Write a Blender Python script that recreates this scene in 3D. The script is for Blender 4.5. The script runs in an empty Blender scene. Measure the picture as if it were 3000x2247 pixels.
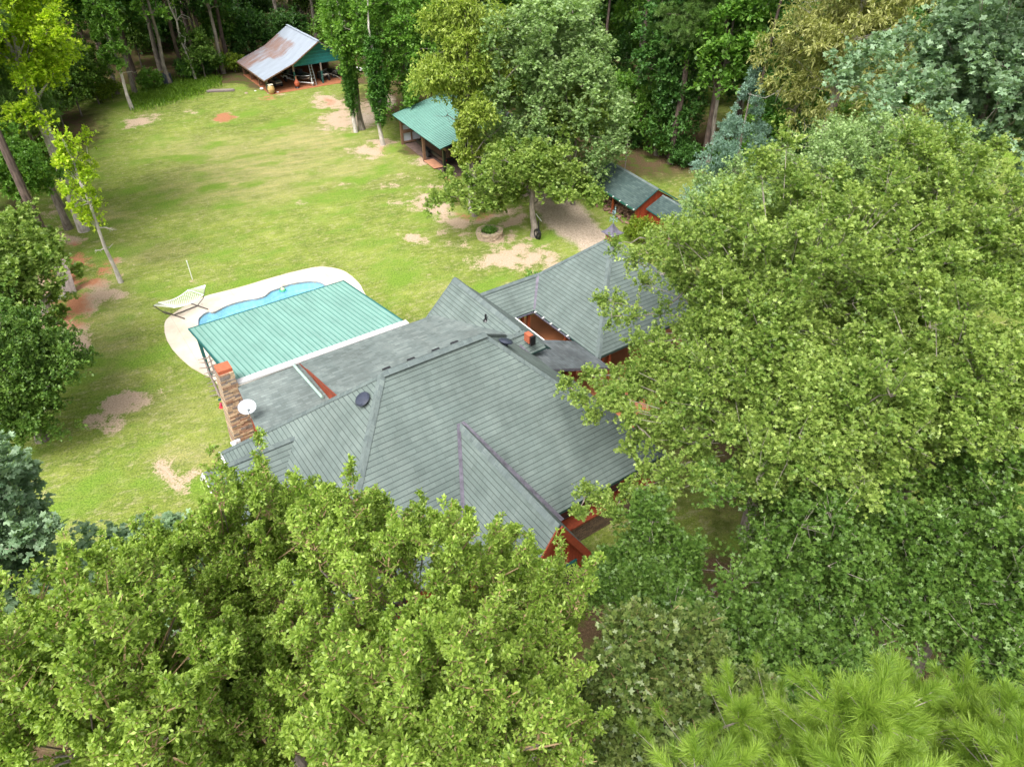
import bpy, math, random
import numpy as np
from math import sin, cos, radians, pi, sqrt, atan2, tan
from mathutils import Vector, Matrix

# ------------------------------------------------------------------ camera, sky, sun, exposure
S = bpy.context.scene
CH = 25.0; CF = 2080.0; CP = radians(38.0)
cam_d = bpy.data.cameras.new('camera'); cam = bpy.data.objects.new('camera', cam_d)
S.collection.objects.link(cam); S.camera = cam
cam.location = (0, 0, CH); cam.rotation_euler = (pi/2 - CP, 0, 0)
cam_d.sensor_fit = 'HORIZONTAL'; cam_d.sensor_width = 36; cam_d.lens = 36*CF/3000
cam_d.clip_start = .1; cam_d.clip_end = 2000
S.render.resolution_x = 1024; S.render.resolution_y = 766

SUN_EL, SUN_AZ = radians(58), radians(205)      # azimuth clockwise from +y : behind and left of the viewer
world = bpy.data.worlds.new('World'); S.world = world; world.use_nodes = True
wt = world.node_tree; bg = wt.nodes['Background']
sky = wt.nodes.new('ShaderNodeTexSky'); sky.sky_type = 'NISHITA'; sky.sun_disc = False
sky.sun_elevation = SUN_EL; sky.sun_rotation = SUN_AZ; sky.dust_density = 6; sky.air_density = 1.0; sky.ozone_density = .6
hs = wt.nodes.new("ShaderNodeHueSaturation"); hs.inputs['Saturation'].default_value = .25
wt.links.new(sky.outputs[0], hs.inputs['Color']); wt.links.new(hs.outputs[0], bg.inputs[0]); bg.inputs[1].default_value = .15
sun_d = bpy.data.lights.new('sun', 'SUN'); sun_d.energy = 1.5; sun_d.angle = radians(34); sun_d.color = (1, .98, .94)
sun = bpy.data.objects.new('sun', sun_d); S.collection.objects.link(sun)
sv = Vector((sin(SUN_AZ)*cos(SUN_EL), cos(SUN_AZ)*cos(SUN_EL), sin(SUN_EL)))
sun.rotation_euler = sv.to_track_quat('Z', 'Y').to_euler()
S.view_settings.view_transform = 'Standard'; S.view_settings.look = 'None'; S.view_settings.exposure = 1.04; S.view_settings.gamma = 1
S.render.engine = 'CYCLES'
S.cycles.max_bounces = 6; S.cycles.diffuse_bounces = 4; S.cycles.transparent_max_bounces = 8; S.cycles.transmission_bounces = 3

# ------------------------------------------------------------------ measuring helpers (survey points read off the photograph, turned into real positions)
_fw = np.array([0, cos(CP), -sin(CP)]); _up = np.array([0, sin(CP), cos(CP)]); _rt = np.array([1., 0, 0]); _C = np.array([0, 0, CH])
def at(px, py, z=0.0):
    d = _fw*CF + _rt*(px-1500) - _up*(py-1123.5)
    return _C + d*((z-CH)/d[2])
def proj(P):
    v = P-_C; k = v@_fw
    k = np.where(k < .5, .5, k)
    return 1500+CF*(v@_rt)/k, 1123.5-CF*(v@_up)/k

# ------------------------------------------------------------------ object helpers
COL = S.collection
def tag(o, label=None, cat=None, group=None, kind=None):
    if label: o['label'] = label
    if cat: o['category'] = cat
    if group: o['group'] = group
    if kind: o['kind'] = kind
    return o
def thing(name, loc, label, cat, group=None, rz=0):
    o = bpy.data.objects.new(name, None); COL.objects.link(o)
    o.location = loc; o.rotation_euler = (0, 0, rz); o.empty_display_size = .3
    return tag(o, label, cat, group)
def copy_tree(o, parent=None):
    c = o.copy(); COL.objects.link(c); c.parent = parent
    for ch in [x for x in ORIG_CH.get(o.name, [])]:
        copy_tree(ch, c)
    return c
ORIG_CH = {}
class MB:
    def __init__(s): s.v = []; s.f = []; s.m = []; s.uv = []; s.sm = []
    def face(s, pts, m=0, uv=None, smooth=False):
        i = len(s.v); s.v += [tuple(float(c) for c in p) for p in pts]; s.f.append(tuple(range(i, i+len(pts)))); s.m.append(m)
        s.uv.append(uv if uv else autouv(pts)); s.sm.append(smooth); return s
    def box(s, x0, x1, y0, y1, z0, z1, m=0):
        p = [(x0,y0,z0),(x1,y0,z0),(x1,y1,z0),(x0,y1,z0),(x0,y0,z1),(x1,y0,z1),(x1,y1,z1),(x0,y1,z1)]
        for q in ((3,2,1,0),(4,5,6,7),(0,1,5,4),(1,2,6,5),(2,3,7,6),(3,0,4,7)): s.face([p[k] for k in q], m)
        return s
    def beam(s, a, b, w, h, m=0, up=(0,0,1)):
        a = Vector(a); b = Vector(b); d = (b-a).normalized(); u = Vector(up)
        if abs(d.dot(u)) > .98: u = Vector((1, 0, 0))
        x = d.cross(u).normalized(); y = x.cross(d).normalized()
        c = [(-1,-1),(1,-1),(1,1),(-1,1)]
        A = [a+x*(i*w/2)+y*(j*h/2) for i, j in c]; B = [b+x*(i*w/2)+y*(j*h/2) for i, j in c]
        s.face(A[::-1], m); s.face(B, m)
        for k in range(4): s.face([A[k], A[(k+1) % 4], B[(k+1) % 4], B[k]], m)
        return s
    def tube(s, pts, r, n=8, m=0, cap=True, smooth=True):
        pts = [Vector(p) for p in pts]; r = r if hasattr(r, '__len__') else [r]*len(pts); rings = []
        ref = Vector((.13, .07, 1))
        for k, p in enumerate(pts):
            d = (pts[min(k+1, len(pts)-1)]-pts[max(k-1, 0)]).normalized()
            u = Vector((1, .1, 0)) if abs(d.z) > .9 else ref
            x = d.cross(u).normalized(); y = d.cross(x).normalized()
            rings.append([p+(x*cos(2*pi*i/n)+y*sin(2*pi*i/n))*r[k] for i in range(n)])
        L = 0
        for k in range(len(pts)-1):
            l = (pts[k+1]-pts[k]).length
            for i in range(n):
                j = (i+1) % n
                s.face([rings[k][i], rings[k][j], rings[k+1][j], rings[k+1][i]], m, [(i/n, L), ((i+1)/n, L), ((i+1)/n, L+l), (i/n, L+l)], smooth)
            L += l
        if cap: s.face(rings[0][::-1], m); s.face(rings[-1], m)
        return s
    def lathe(s, prof, c=(0,0,0), n=16, m=0, axis=None):
        M = Matrix.Identity(3) if axis is None else Vector((0,0,1)).rotation_difference(Vector(axis)).to_matrix()
        R = [[Vector(c)+M@Vector((r*cos(2*pi*i/n), r*sin(2*pi*i/n), z)) for i in range(n)] for r, z in prof]
        for k in range(len(R)-1):
            for i in range(n):
                j = (i+1) % n
                s.face([R[k][i], R[k][j], R[k+1][j], R[k+1][i]], m, None, True)
        if prof[0][0] > .001: s.face(R[0][::-1], m)
        if prof[-1][0] > .001: s.face(R[-1], m)
        return s
    def xf(s, fn): s.v = [tuple(fn(*p)) for p in s.v]; return s
    def build(s, name, mats, parent=None):
        me = bpy.data.meshes.new(name); me.from_pydata(s.v, [], s.f)
        if not isinstance(mats, (list, tuple)): mats = [mats]
        for m in mats: me.materials.append(m)
        me.polygons.foreach_set('material_index', s.m); me.polygons.foreach_set('use_smooth', s.sm)
        ul = me.uv_layers.new(name='UVMap'); flat = [c for f in s.uv for p in f for c in p]
        ul.data.foreach_set('uv', flat); me.update()
        o = bpy.data.objects.new(name, me); COL.objects.link(o)
        if parent: o.parent = parent
        return o
def autouv(pts):
    P = [Vector(p) for p in pts]; n = Vector((0, 0, 0))
    for k in range(1, len(P)-1): n += (P[k]-P[0]).cross(P[k+1]-P[0])
    if n.length < 1e-12: return [(0, 0)]*len(P)
    n.normalize()
    if abs(n.z) > .999: u, v = Vector((1, 0, 0)), Vector((0, 1, 0))
    else: u = Vector((0, 0, 1)).cross(n).normalized(); v = n.cross(u)
    return [(p.dot(u), p.dot(v)) for p in P]
def part(name, mb, mat, parent, label=None):
    o = mb.build(name, mat, parent)
    if label: o['label'] = label
    ORIG_CH.setdefault(parent.name, []).append(o)
    return o

# ------------------------------------------------------------------ materials
def mat(name): 
    m = bpy.data.materials.new(name); m.use_nodes = True; return m, m.node_tree, m.node_tree.nodes['Principled BSDF']
def N(t, ty, **k):
    n = t.nodes.new(ty)
    for a, b in k.items():
        if a.startswith('i_'): n.inputs[a[2:].replace('_', ' ')].default_value = b
        else: setattr(n, a, b)
    return n
def ramp(t, fac, stops):
    r = t.nodes.new('ShaderNodeValToRGB'); e = r.color_ramp.elements
    while len(e) < len(stops): e.new(.5)
    for k, (p, c) in enumerate(stops): e[k].position = p; e[k].color = (*c, 1) if len(c) == 3 else c
    t.links.new(fac, r.inputs[0]); return r.outputs[0]
def mixc(t, fac, a, b, mode='MIX'):
    n = t.nodes.new('ShaderNodeMix'); n.data_type = 'RGBA'; n.blend_type = mode
    for s_, v in ((n.inputs[0], fac), (n.inputs[6], a), (n.inputs[7], b)):
        if isinstance(v, bpy.types.NodeSocket): t.links.new(v, s_)
        elif isinstance(v, (int, float)): s_.default_value = v
        else: s_.default_value = (*v, 1)
    return n.outputs[2]
def noise(t, vec, scale, detail=4, rough=.55, out=0):
    n = N(t, 'ShaderNodeTexNoise'); n.inputs['Scale'].default_value = scale; n.inputs['Detail'].default_value = detail; n.inputs['Roughness'].default_value = rough
    if vec is not None: t.links.new(vec, n.inputs['Vector'])
    return n.outputs[out]
def bump(t, h, p, strength=.3, dist=.02):
    b = N(t, 'ShaderNodeBump'); b.inputs['Strength'].default_value = strength; b.inputs['Distance'].default_value = dist
    t.links.new(h, b.inputs['Height']); t.links.new(b.outputs[0], p.inputs['Normal'])
def math_(t, op, a, b=None, clamp=False):
    n = N(t, 'ShaderNodeMath', operation=op, use_clamp=clamp)
    for s_, v in ((n.inputs[0], a), (n.inputs[1], b)):
        if v is None: continue
        if isinstance(v, bpy.types.NodeSocket): t.links.new(v, s_)
        else: s_.default_value = v
    return n.outputs[0]
def scaled(t, vec, s):
    n = N(t, 'ShaderNodeVectorMath', operation='MULTIPLY'); t.links.new(vec, n.inputs[0]); n.inputs[1].default_value = s; return n.outputs[0]
def plain(name, c, rough=.6, var=.25, scale=6, metal=0, bmp=.15, spec=.5):
    m, t, p = mat(name); g = N(t, 'ShaderNodeNewGeometry').outputs['Position']
    nz = noise(t, g, scale, 5)
    col = ramp(t, nz, [(.3, tuple(x*(1-var) for x in c)), (.7, tuple(min(1, x*(1+var)) for x in c))])
    t.links.new(col, p.inputs['Base Color']); p.inputs['Roughness'].default_value = rough; p.inputs['Metallic'].default_value = metal
    p.inputs['Specular IOR Level'].default_value = spec
    if bmp: bump(t, nz, p, bmp, .02)
    return m
def shingle(name, c1, c2, line, rowh=.145, bw=.3, dirt=.3, thick=.012, joint=.0, tabs=.0):
    m, t, p = mat(name); uv = N(t, 'ShaderNodeUVMap').outputs[0]
    b = N(t, 'ShaderNodeTexBrick', offset=.37, offset_frequency=2, squash=1, squash_frequency=2)
    t.links.new(uv, b.inputs['Vector']); b.inputs['Scale'].default_value = 1
    b.inputs['Color1'].default_value = (*c1, 1); b.inputs['Color2'].default_value = (*c2, 1); b.inputs['Mortar'].default_value = (*(tuple((x+y)/2*(1-joint) for x, y in zip(c1, c2))), 1)
    b.inputs['Mortar Size'].default_value = .007; b.inputs['Mortar Smooth'].default_value = .2; b.inputs['Bias'].default_value = -.1
    b.inputs['Brick Width'].default_value = bw; b.inputs['Row Height'].default_value = rowh
    sx = N(t, 'ShaderNodeSeparateXYZ'); t.links.new(uv, sx.inputs[0])
    fr = math_(t, 'FRACT', math_(t, 'DIVIDE', sx.outputs[1], rowh))
    tb = N(t, 'ShaderNodeTexBrick', offset=.41, offset_frequency=2); t.links.new(uv, tb.inputs['Vector']); tb.inputs['Scale'].default_value = 1; tb.inputs['Mortar Size'].default_value = 0; tb.inputs['Brick Width'].default_value = .27; tb.inputs['Row Height'].default_value = rowh
    tb.inputs['Color1'].default_value = (1-tabs,)*3+(1,); tb.inputs['Color2'].default_value = (1+tabs,)*3+(1,)
    edge = math_(t, 'LESS_THAN', fr, thick/rowh)            # dark butt edge of each course
    n1 = noise(t, uv, .35, 5, .6); n2 = noise(t, uv, 30, 3, .7); n3 = noise(t, scaled(t, uv, (1.2, .25, 1)), .8, 4, .6)
    col = mixc(t, 1, b.outputs['Color'], tb.outputs['Color'], 'MULTIPLY')
    col = mixc(t, math_(t, 'MULTIPLY', edge, .85), col, line)
    col = mixc(t, 1, col, ramp(t, n1, [(.3, (1-dirt*.8,)*3), (.7, (1+dirt*.3,)*3)]), 'MULTIPLY')
    col = mixc(t, 1, col, ramp(t, n2, [(.3, (.82,)*3), (.7, (1.12,)*3)]), 'MULTIPLY')
    col = mixc(t, 1, col, ramp(t, n3, [(.35, (1-dirt*.5, 1-dirt*.42, 1-dirt*.4)), (.65, (1.05, 1.05, 1.05))]), 'MULTIPLY')
    t.links.new(col, p.inputs['Base Color']); p.inputs['Roughness'].default_value = .85; p.inputs['Specular IOR Level'].default_value = .35
    bump(t, math_(t, 'ADD', math_(t, 'SUBTRACT', 1, fr), math_(t, 'MULTIPLY', n2, .3)), p, .5, .012)
    return m
def boards(name, c, w=.15, var=.2, rough=.65, axis=0):
    m, t, p = mat(name); uv = N(t, 'ShaderNodeUVMap').outputs[0]; sx = N(t, 'ShaderNodeSeparateXYZ'); t.links.new(uv, sx.inputs[0])
    fr = math_(t, 'FRACT', math_(t, 'DIVIDE', sx.outputs[axis], w)); gap = math_(t, 'LESS_THAN', fr, .08)
    n1 = noise(t, uv, 2.5, 5); fl = math_(t, 'FLOOR', math_(t, 'DIVIDE', sx.outputs[axis], w))
    wn = N(t, 'ShaderNodeTexWhiteNoise', noise_dimensions='1D'); t.links.new(fl, wn.inputs['W'])
    f = math_(t, 'ADD', math_(t, 'MULTIPLY', n1, .6), math_(t, 'MULTIPLY', wn.outputs[0], .4))
    col = ramp(t, f, [(.3, tuple(x*(1-var) for x in c)), (.7, tuple(x*(1+var) for x in c))])
    col = mixc(t, math_(t, 'MULTIPLY', gap, .75), col, tuple(x*.25 for x in c))
    t.links.new(col, p.inputs['Base Color']); p.inputs['Roughness'].default_value = rough
    bump(t, math_(t, 'SUBTRACT', 1, gap), p, .5, .01); return m
def ribmetal(name, c, w=.3, rust=None, rough=.4, dark=.45, ribw=.09):
    m, t, p = mat(name); uv = N(t, 'ShaderNodeUVMap').outputs[0]; sx = N(t, 'ShaderNodeSeparateXYZ'); t.links.new(uv, sx.inputs[0])
    n1 = noise(t, scaled(t, uv, (1, .35, 1)), 1.2, 6, .65); n2 = noise(t, uv, 14, 3)
    col = ramp(t, n1, [(.3, tuple(x*.82 for x in c)), (.7, tuple(x*1.12 for x in c))])
    col = mixc(t, 1, col, ramp(t, n2, [(.35, (.93,)*3), (.65, (1.05,)*3)]), 'MULTIPLY')
    if rust:
        at_ = N(t, 'ShaderNodeAttribute', attribute_name='rust')
        fr = math_(t, 'FRACT', math_(t, 'DIVIDE', sx.outputs[0], w))
        nr = noise(t, scaled(t, uv, (.6, .22, 1)), 2.2, 7, .7)
        rib = math_(t, 'MULTIPLY', math_(t, 'SINE', math_(t, 'MULTIPLY', fr, pi)), .26)
        f = math_(t, 'ADD', math_(t, 'ADD', at_.outputs['Fac'], nr), rib)
        f = math_(t, 'MULTIPLY', math_(t, 'SUBTRACT', f, 1.10), 9, True)
        col = mixc(t, math_(t, 'MULTIPLY', f, .85), col, mixc(t, n2, (.15, .07, .045), (.27, .14, .09)))
    t.links.new(col, p.inputs['Base Color']); p.inputs['Roughness'].default_value = rough; p.inputs['Metallic'].default_value = .0
    p.inputs['Specular IOR Level'].default_value = .6
    return m
def stone_mat(name, c1=(.42, .31, .21), c2=(.22, .15, .11), rowh=.11, bw=.36):
    m, t, p = mat(name); g = N(t, 'ShaderNodeUVMap').outputs[0]
    ns = noise(t, g, 1.6, 3, out=1); wv = mixc(t, .12, (0, 0, 0), ns)
    va = N(t, 'ShaderNodeVectorMath', operation='ADD'); t.links.new(g, va.inputs[0]); t.links.new(wv, va.inputs[1])
    b = N(t, 'ShaderNodeTexBrick', offset=.43, offset_frequency=2); t.links.new(va.outputs[0], b.inputs['Vector']); b.inputs['Scale'].default_value = 1
    b.inputs['Color1'].default_value = (*c1, 1); b.inputs['Color2'].default_value = (*c2, 1); b.inputs['Mortar'].default_value = (.05, .035, .025, 1)
    b.inputs['Mortar Size'].default_value = .012; b.inputs['Mortar Smooth'].default_value = .3; b.inputs['Brick Width'].default_value = bw; b.inputs['Row Height'].default_value = rowh
    n = noise(t, g, 9, 5, .7)
    col = mixc(t, 1, b.outputs['Color'], ramp(t, n, [(.3, (.6, .6, .6)), (.7, (1.3, 1.25, 1.2))]), 'MULTIPLY')
    t.links.new(col, p.inputs['Base Color']); p.inputs['Roughness'].default_value = .9
    bump(t, math_(t, 'ADD', math_(t, 'SUBTRACT', 1, b.outputs['Fac']), math_(t, 'MULTIPLY', n, .5)), p, .8, .04); return m
def leafmat(name, lo, hi, trans=.3, rough=.42, gloss=.35):
    """lo..hi : leaf colours, picked per leaf by the random 'tint' attribute"""
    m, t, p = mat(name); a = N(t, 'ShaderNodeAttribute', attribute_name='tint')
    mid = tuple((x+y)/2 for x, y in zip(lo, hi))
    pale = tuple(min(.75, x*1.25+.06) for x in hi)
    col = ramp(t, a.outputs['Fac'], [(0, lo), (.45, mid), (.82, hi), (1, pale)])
    t.links.new(col, p.inputs['Base Color']); p.inputs['Roughness'].default_value = rough; p.inputs['Specular IOR Level'].default_value = gloss
    tr = N(t, 'ShaderNodeBsdfTranslucent'); tc = mixc(t, 1, col, (1.25, 1.35, .5), 'MULTIPLY'); t.links.new(tc, tr.inputs[0])
    mx = N(t, 'ShaderNodeMixShader'); mx.inputs[0].default_value = trans
    t.links.new(p.outputs[0], mx.inputs[1]); t.links.new(tr.outputs[0], mx.inputs[2]); t.links.new(mx.outputs[0], t.nodes['Material Output'].inputs[0])
    return m
def barkmat(name, c1, c2, scale=7, stretch=.25):
    m, t, p = mat(name); g = N(t, 'ShaderNodeNewGeometry').outputs['Position']
    n1 = noise(t, scaled(t, g, (1, 1, stretch)), scale, 6, .7); n2 = noise(t, g, 1.3, 3)
    col = ramp(t, math_(t, 'ADD', math_(t, 'MULTIPLY', n1, .65), math_(t, 'MULTIPLY', n2, .35)), [(.38, c1), (.6, c2)])
    t.links.new(col, p.inputs['Base Color']); p.inputs['Roughness'].default_value = .9; bump(t, n1, p, .7, .03); return m

M = {}
M['roof'] = shingle('green_grey_shingles', (.148, .186, .170), (.168, .208, .190), (.050, .065, .066), rowh=.215, bw=.95, thick=.028, dirt=.34, joint=.35, tabs=.07)
M['roof_dull'] = shingle('grey_worn_shingles', (.135, .150, .158), (.170, .187, .192), (.085, .095, .105), dirt=.6, thick=.02, rowh=.2, bw=.9, joint=.3, tabs=.16)
M['roof_flat'] = shingle('weathered_flat_shingles', (.165, .196, .185), (.198, .230, .216), (.13, .155, .15), dirt=.38, thick=.02, rowh=.2, bw=.9, joint=.2, tabs=.17)
M['cap'] = shingle('ridge_cap_shingles', (.125, .155, .152), (.162, .198, .186), (.08, .10, .105), rowh=.2, bw=.24, thick=.004)
M['valley'] = plain('purple_grey_valley_metal', (.12, .11, .14), .7, .4, 5)
M['roof_dark'] = shingle('dark_green_shingles', (.045, .075, .072), (.085, .125, .115), (.015, .022, .025), rowh=.16, bw=.34)
M['red'] = boards('red_stained_boards', (.29, .048, .016), .16)
M['redtrim'] = plain('red_stained_trim', (.22, .042, .016), .6, .2, 8)
M['redpost'] = plain('red_brown_posts', (.30, .065, .022), .6, .2, 8)
M['soffit'] = plain('dark_stained_soffit', (.06, .03, .02), .8)
M['metalgreen'] = ribmetal('green_metal_roofing', (.205, .365, .315))
M['ribgreen'] = plain('green_metal_ribs', (.07, .22, .18), .4, .15, 5, bmp=0)
M['teal'] = plain('teal_painted_wood', (.012, .115, .115), .55, .2, 6)
M['white'] = plain('white_flashing', (.62, .61, .60), .55, .04, 3, bmp=.05)
M['whitep'] = plain('white_paint', (.72, .72, .70), .5, .1, 9, bmp=0)
M['stone'] = stone_mat('stacked_tan_stone')
M['stoneb'] = stone_mat('brown_stacked_stone', (.24, .15, .09), (.11, .07, .045), .09, .4)
M['rock'] = plain('pale_field_stone', (.40, .31, .22), .9, .35, 5, bmp=.5)
M['orange'] = plain('orange_brown_concrete', (.46, .175, .075), .7, .12, 2)
M['clay'] = plain('clay_cap', (.42, .11, .05), .8, .2, 10)
M['dark'] = plain('dark_blue_grey_plastic', (.035, .042, .065), .35, .2, 6, bmp=0)
M['black'] = plain('black_paint', (.012, .012, .014), .35, .2, 6, bmp=0)
M['dish'] = plain('pale_grey_dish', (.52, .55, .60), .4, .04, 3, bmp=0)
M['copper'] = plain('aged_copper', (.16, .15, .19), .45, .3, 7, metal=.4)
M['cedarbox'] = boards('cedar_louvres', (.36, .13, .06), .07, axis=1)
M['verd'] = plain('verdigris_metal', (.22, .33, .33), .5, .3, 12)
M['wood'] = plain('weathered_brown_wood', (.17, .095, .055), .8, .3, 8)
M['greywood'] = plain('grey_weathered_wood', (.27, .22, .20), .85, .25, 8)
M['logs'] = plain('split_firewood', (.22, .13, .09), .85, .6, 2.3)
M['ply'] = plain('dusty_plywood', (.48, .23, .13), .8, .2, 3)
M['glass'] = plain('dark_window_glass', (.02, .03, .035), .08, .1, 2, bmp=0, spec=.8)
M['rubber'] = plain('black_rubber', (.02, .02, .02), .8, .2, 6)
M['steel'] = plain('silver_metal', (.50, .52, .53), .35, .1, 5, metal=.6)
M['whitesheet'] = ribmetal('white_ribbed_sheet', (.50, .54, .60))
M['rope'] = plain('white_cotton_rope', (.78, .79, .74), .9, .06, 20, bmp=0)
M['galv'] = ribmetal('galvanised_rusty_sheet', (.30, .34, .40), .26, rust=True, rough=.5)
M['tealboard'] = boards('teal_clapboards', (.018, .19, .21), .19, axis=1)
M['bark'] = barkmat('grey_brown_bark', (.10, .08, .065), (.29, .25, .21))
M['barkpine'] = barkmat('reddish_pine_bark', (.05, .034, .028), (.155, .11, .09), 5, .3)
M['barkpale'] = barkmat('pale_smooth_bark', (.27, .235, .21), (.58, .53, .48), 4, .5)
M['twig'] = barkmat('grey_twigs', (.20, .165, .13), (.42, .37, .31), 9, .5)
M['twigwarm'] = barkmat('orange_brown_twigs', (.22, .14, .07), (.40, .28, .15), 9, .5)

# leaves
LM = {}
LM['waterA'] = leafmat('fresh_water_oak_leaves', (.105, .205, .016), (.39, .52, .10), .42)
LM['oak'] = leafmat('mid_green_oak_leaves', (.062, .155, .012), (.33, .43, .10), .36)
LM['oakdark'] = leafmat('deep_green_oak_leaves', (.040, .110, .012), (.16, .265, .05), .32)
LM['oakpale'] = leafmat('pale_green_oak_leaves', (.11, .215, .055), (.36, .49, .20), .34)
LM['oakblue'] = leafmat('blue_green_oak_leaves', (.10, .20, .09), (.32, .45, .27), .3)
LM['scarlet'] = leafmat('scarlet_oak_leaves', (.045, .105, .014), (.19, .235, .06), .25, gloss=.5)
LM['gum'] = leafmat('yellow_green_gum_leaves', (.18, .33, .02), (.55, .68, .05), .45)
LM['chestnut'] = leafmat('olive_tan_drooping_leaves', (.15, .19, .035), (.42, .42, .16), .34)
LM['hick'] = leafmat('olive_green_leaves', (.12, .21, .02), (.38, .46, .09), .36)
LM['forest'] = leafmat('forest_leaves', (.030, .105, .022), (.12, .25, .055), .34)
LM['forest2'] = leafmat('bright_understory_leaves', (.065, .19, .022), (.22, .38, .07), .4)
LM['maple'] = leafmat('dense_dark_leaves', (.050, .135, .02), (.18, .29, .055), .3)
LM['ivy'] = leafmat('ivy_leaves', (.030, .115, .016), (.12, .26, .045), .3)
LM['pine'] = leafmat('bright_pine_needles', (.115, .215, .020), (.30, .43, .06), .3)
LM['pinefar'] = leafmat('pine_needles', (.06, .14, .025), (.19, .30, .08), .3)
LM['cedar'] = leafmat('blue_green_cedar_foliage', (.10, .20, .145), (.30, .45, .36), .25)
LM['bush'] = leafmat('yellow_green_bush_leaves', (.07, .145, .010), (.25, .33, .03), .33)
LM['grass'] = leafmat('tall_weed_blades', (.07, .17, .01), (.22, .36, .03), .35)
# ------------------------------------------------------------------ foliage
def nrm(a): return a/np.maximum(np.linalg.norm(a, axis=-1, keepdims=True), 1e-9)
def quads_obj(name, V, tint, mats, parent, smooth=False):
    """V : (n,4,3) quads ; tint : (n,)"""
    n = len(V); me = bpy.data.meshes.new(name)
    me.vertices.add(4*n); me.vertices.foreach_set('co', V.astype(np.float32).ravel())
    me.loops.add(4*n); me.loops.foreach_set('vertex_index', np.arange(4*n, dtype=np.int32))
    me.polygons.add(n); me.polygons.foreach_set('loop_start', np.arange(0, 4*n, 4, dtype=np.int32))
    at_ = me.attributes.new('tint', 'FLOAT', 'POINT'); at_.data.foreach_set('value', np.repeat(tint, 4).astype(np.float32))
    me.materials.append(mats); me.update(calc_edges=True)
    o = bpy.data.objects.new(name, me); COL.objects.link(o)
    if parent is not None: o.parent = parent; ORIG_CH.setdefault(parent.name, []).append(o)
    return o
def prisms(A, B, ra, rb):
    """tapered triangular twigs A->B as quads (3 per twig)"""
    d = nrm(B-A); u = np.where(np.abs(d[:, 2:3]) > .9, np.array([[1., 0, 0]]), np.array([[0, 0, 1.]]))
    x = nrm(np.cross(d, u)); y = np.cross(d, x); out = []
    ang = [0, 2.094, 4.189]
    ra = np.reshape(ra, (-1, 1))*np.ones((len(A), 1)); rb = np.reshape(rb, (-1, 1))*np.ones((len(A), 1))
    off = [x*cos(a)+y*sin(a) for a in ang]
    for k in range(3):
        o0, o1 = off[k], off[(k+1) % 3]
        out.append(np.stack([A+o0*ra, A+o1*ra, B+o1*rb, B+o0*rb], 1))
    return np.concatenate(out)
def leaf_quads(rng, P, D, L, W, style, tint, flat=.7):
    """P base points, D unit directions. styles : kite (spatulate), lobed, long, needle"""
    n = len(P); up = np.array([[0, 0, 1.]]) + rng.normal(0, 1-flat, (n, 3))
    s = nrm(np.cross(D, up)); nn = np.cross(s, D)
    Ls = (L*rng.uniform(.7, 1.2, n))[:, None]; Ws = Ls*(W/L)
    def kite(p, d, s_, l, w, wide):
        return np.stack([p, p+d*l*wide+s_*w*.5+nn*l*.05, p+d*l-nn*l*.06, p+d*l*wide-s_*w*.5+nn*l*.05], 1)
    if style == 'kite': return kite(P, D, s, Ls, Ws, .68), tint
    if style == 'long': return kite(P, D, s, Ls, Ws, .45), tint
    if style == 'lobed':
        Q = [kite(P, D, s, Ls, Ws*.55, .6)]
        for sg, st, sc in ((1, .3, .62), (-1, .36, .6)):
            d2 = nrm(D*.62+s*sg*.78); s2 = nrm(s*.62-D*sg*.78); Q.append(kite(P+D*Ls*st, d2, s2, Ls*sc, Ws*.42, .6))
        return np.concatenate(Q), np.tile(tint, 3)
def fib(n, rng, zmin=-.35):
    i = np.arange(n)+.5; z = 1-(1-zmin)*i/n; ph = i*2.39996+rng.uniform(0, 6.28); r = np.sqrt(np.maximum(0, 1-z*z))
    return np.stack([r*np.cos(ph), r*np.sin(ph), z], 1)
def ell_clumps(rng, c, R, n, rc, zmin=-.35, jit=.16, inner=.25):
    d = nrm(fib(n, rng, zmin)+rng.normal(0, .12, (n, 3))); f = rng.uniform(1-jit*2, 1+jit, (n, 1)) - .12
    P = np.array(c)+d*np.array(R)*f; r = rc*rng.uniform(.65, 1.3, n)
    k = int(n*inner); di = nrm(rng.normal(0, 1, (k, 3))); Pi = np.array(c)+di*np.array(R)*rng.uniform(.25, .65, (k, 1))
    return np.concatenate([P, Pi]), np.concatenate([r, rc*rng.uniform(.7, 1.2, k)])
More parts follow.
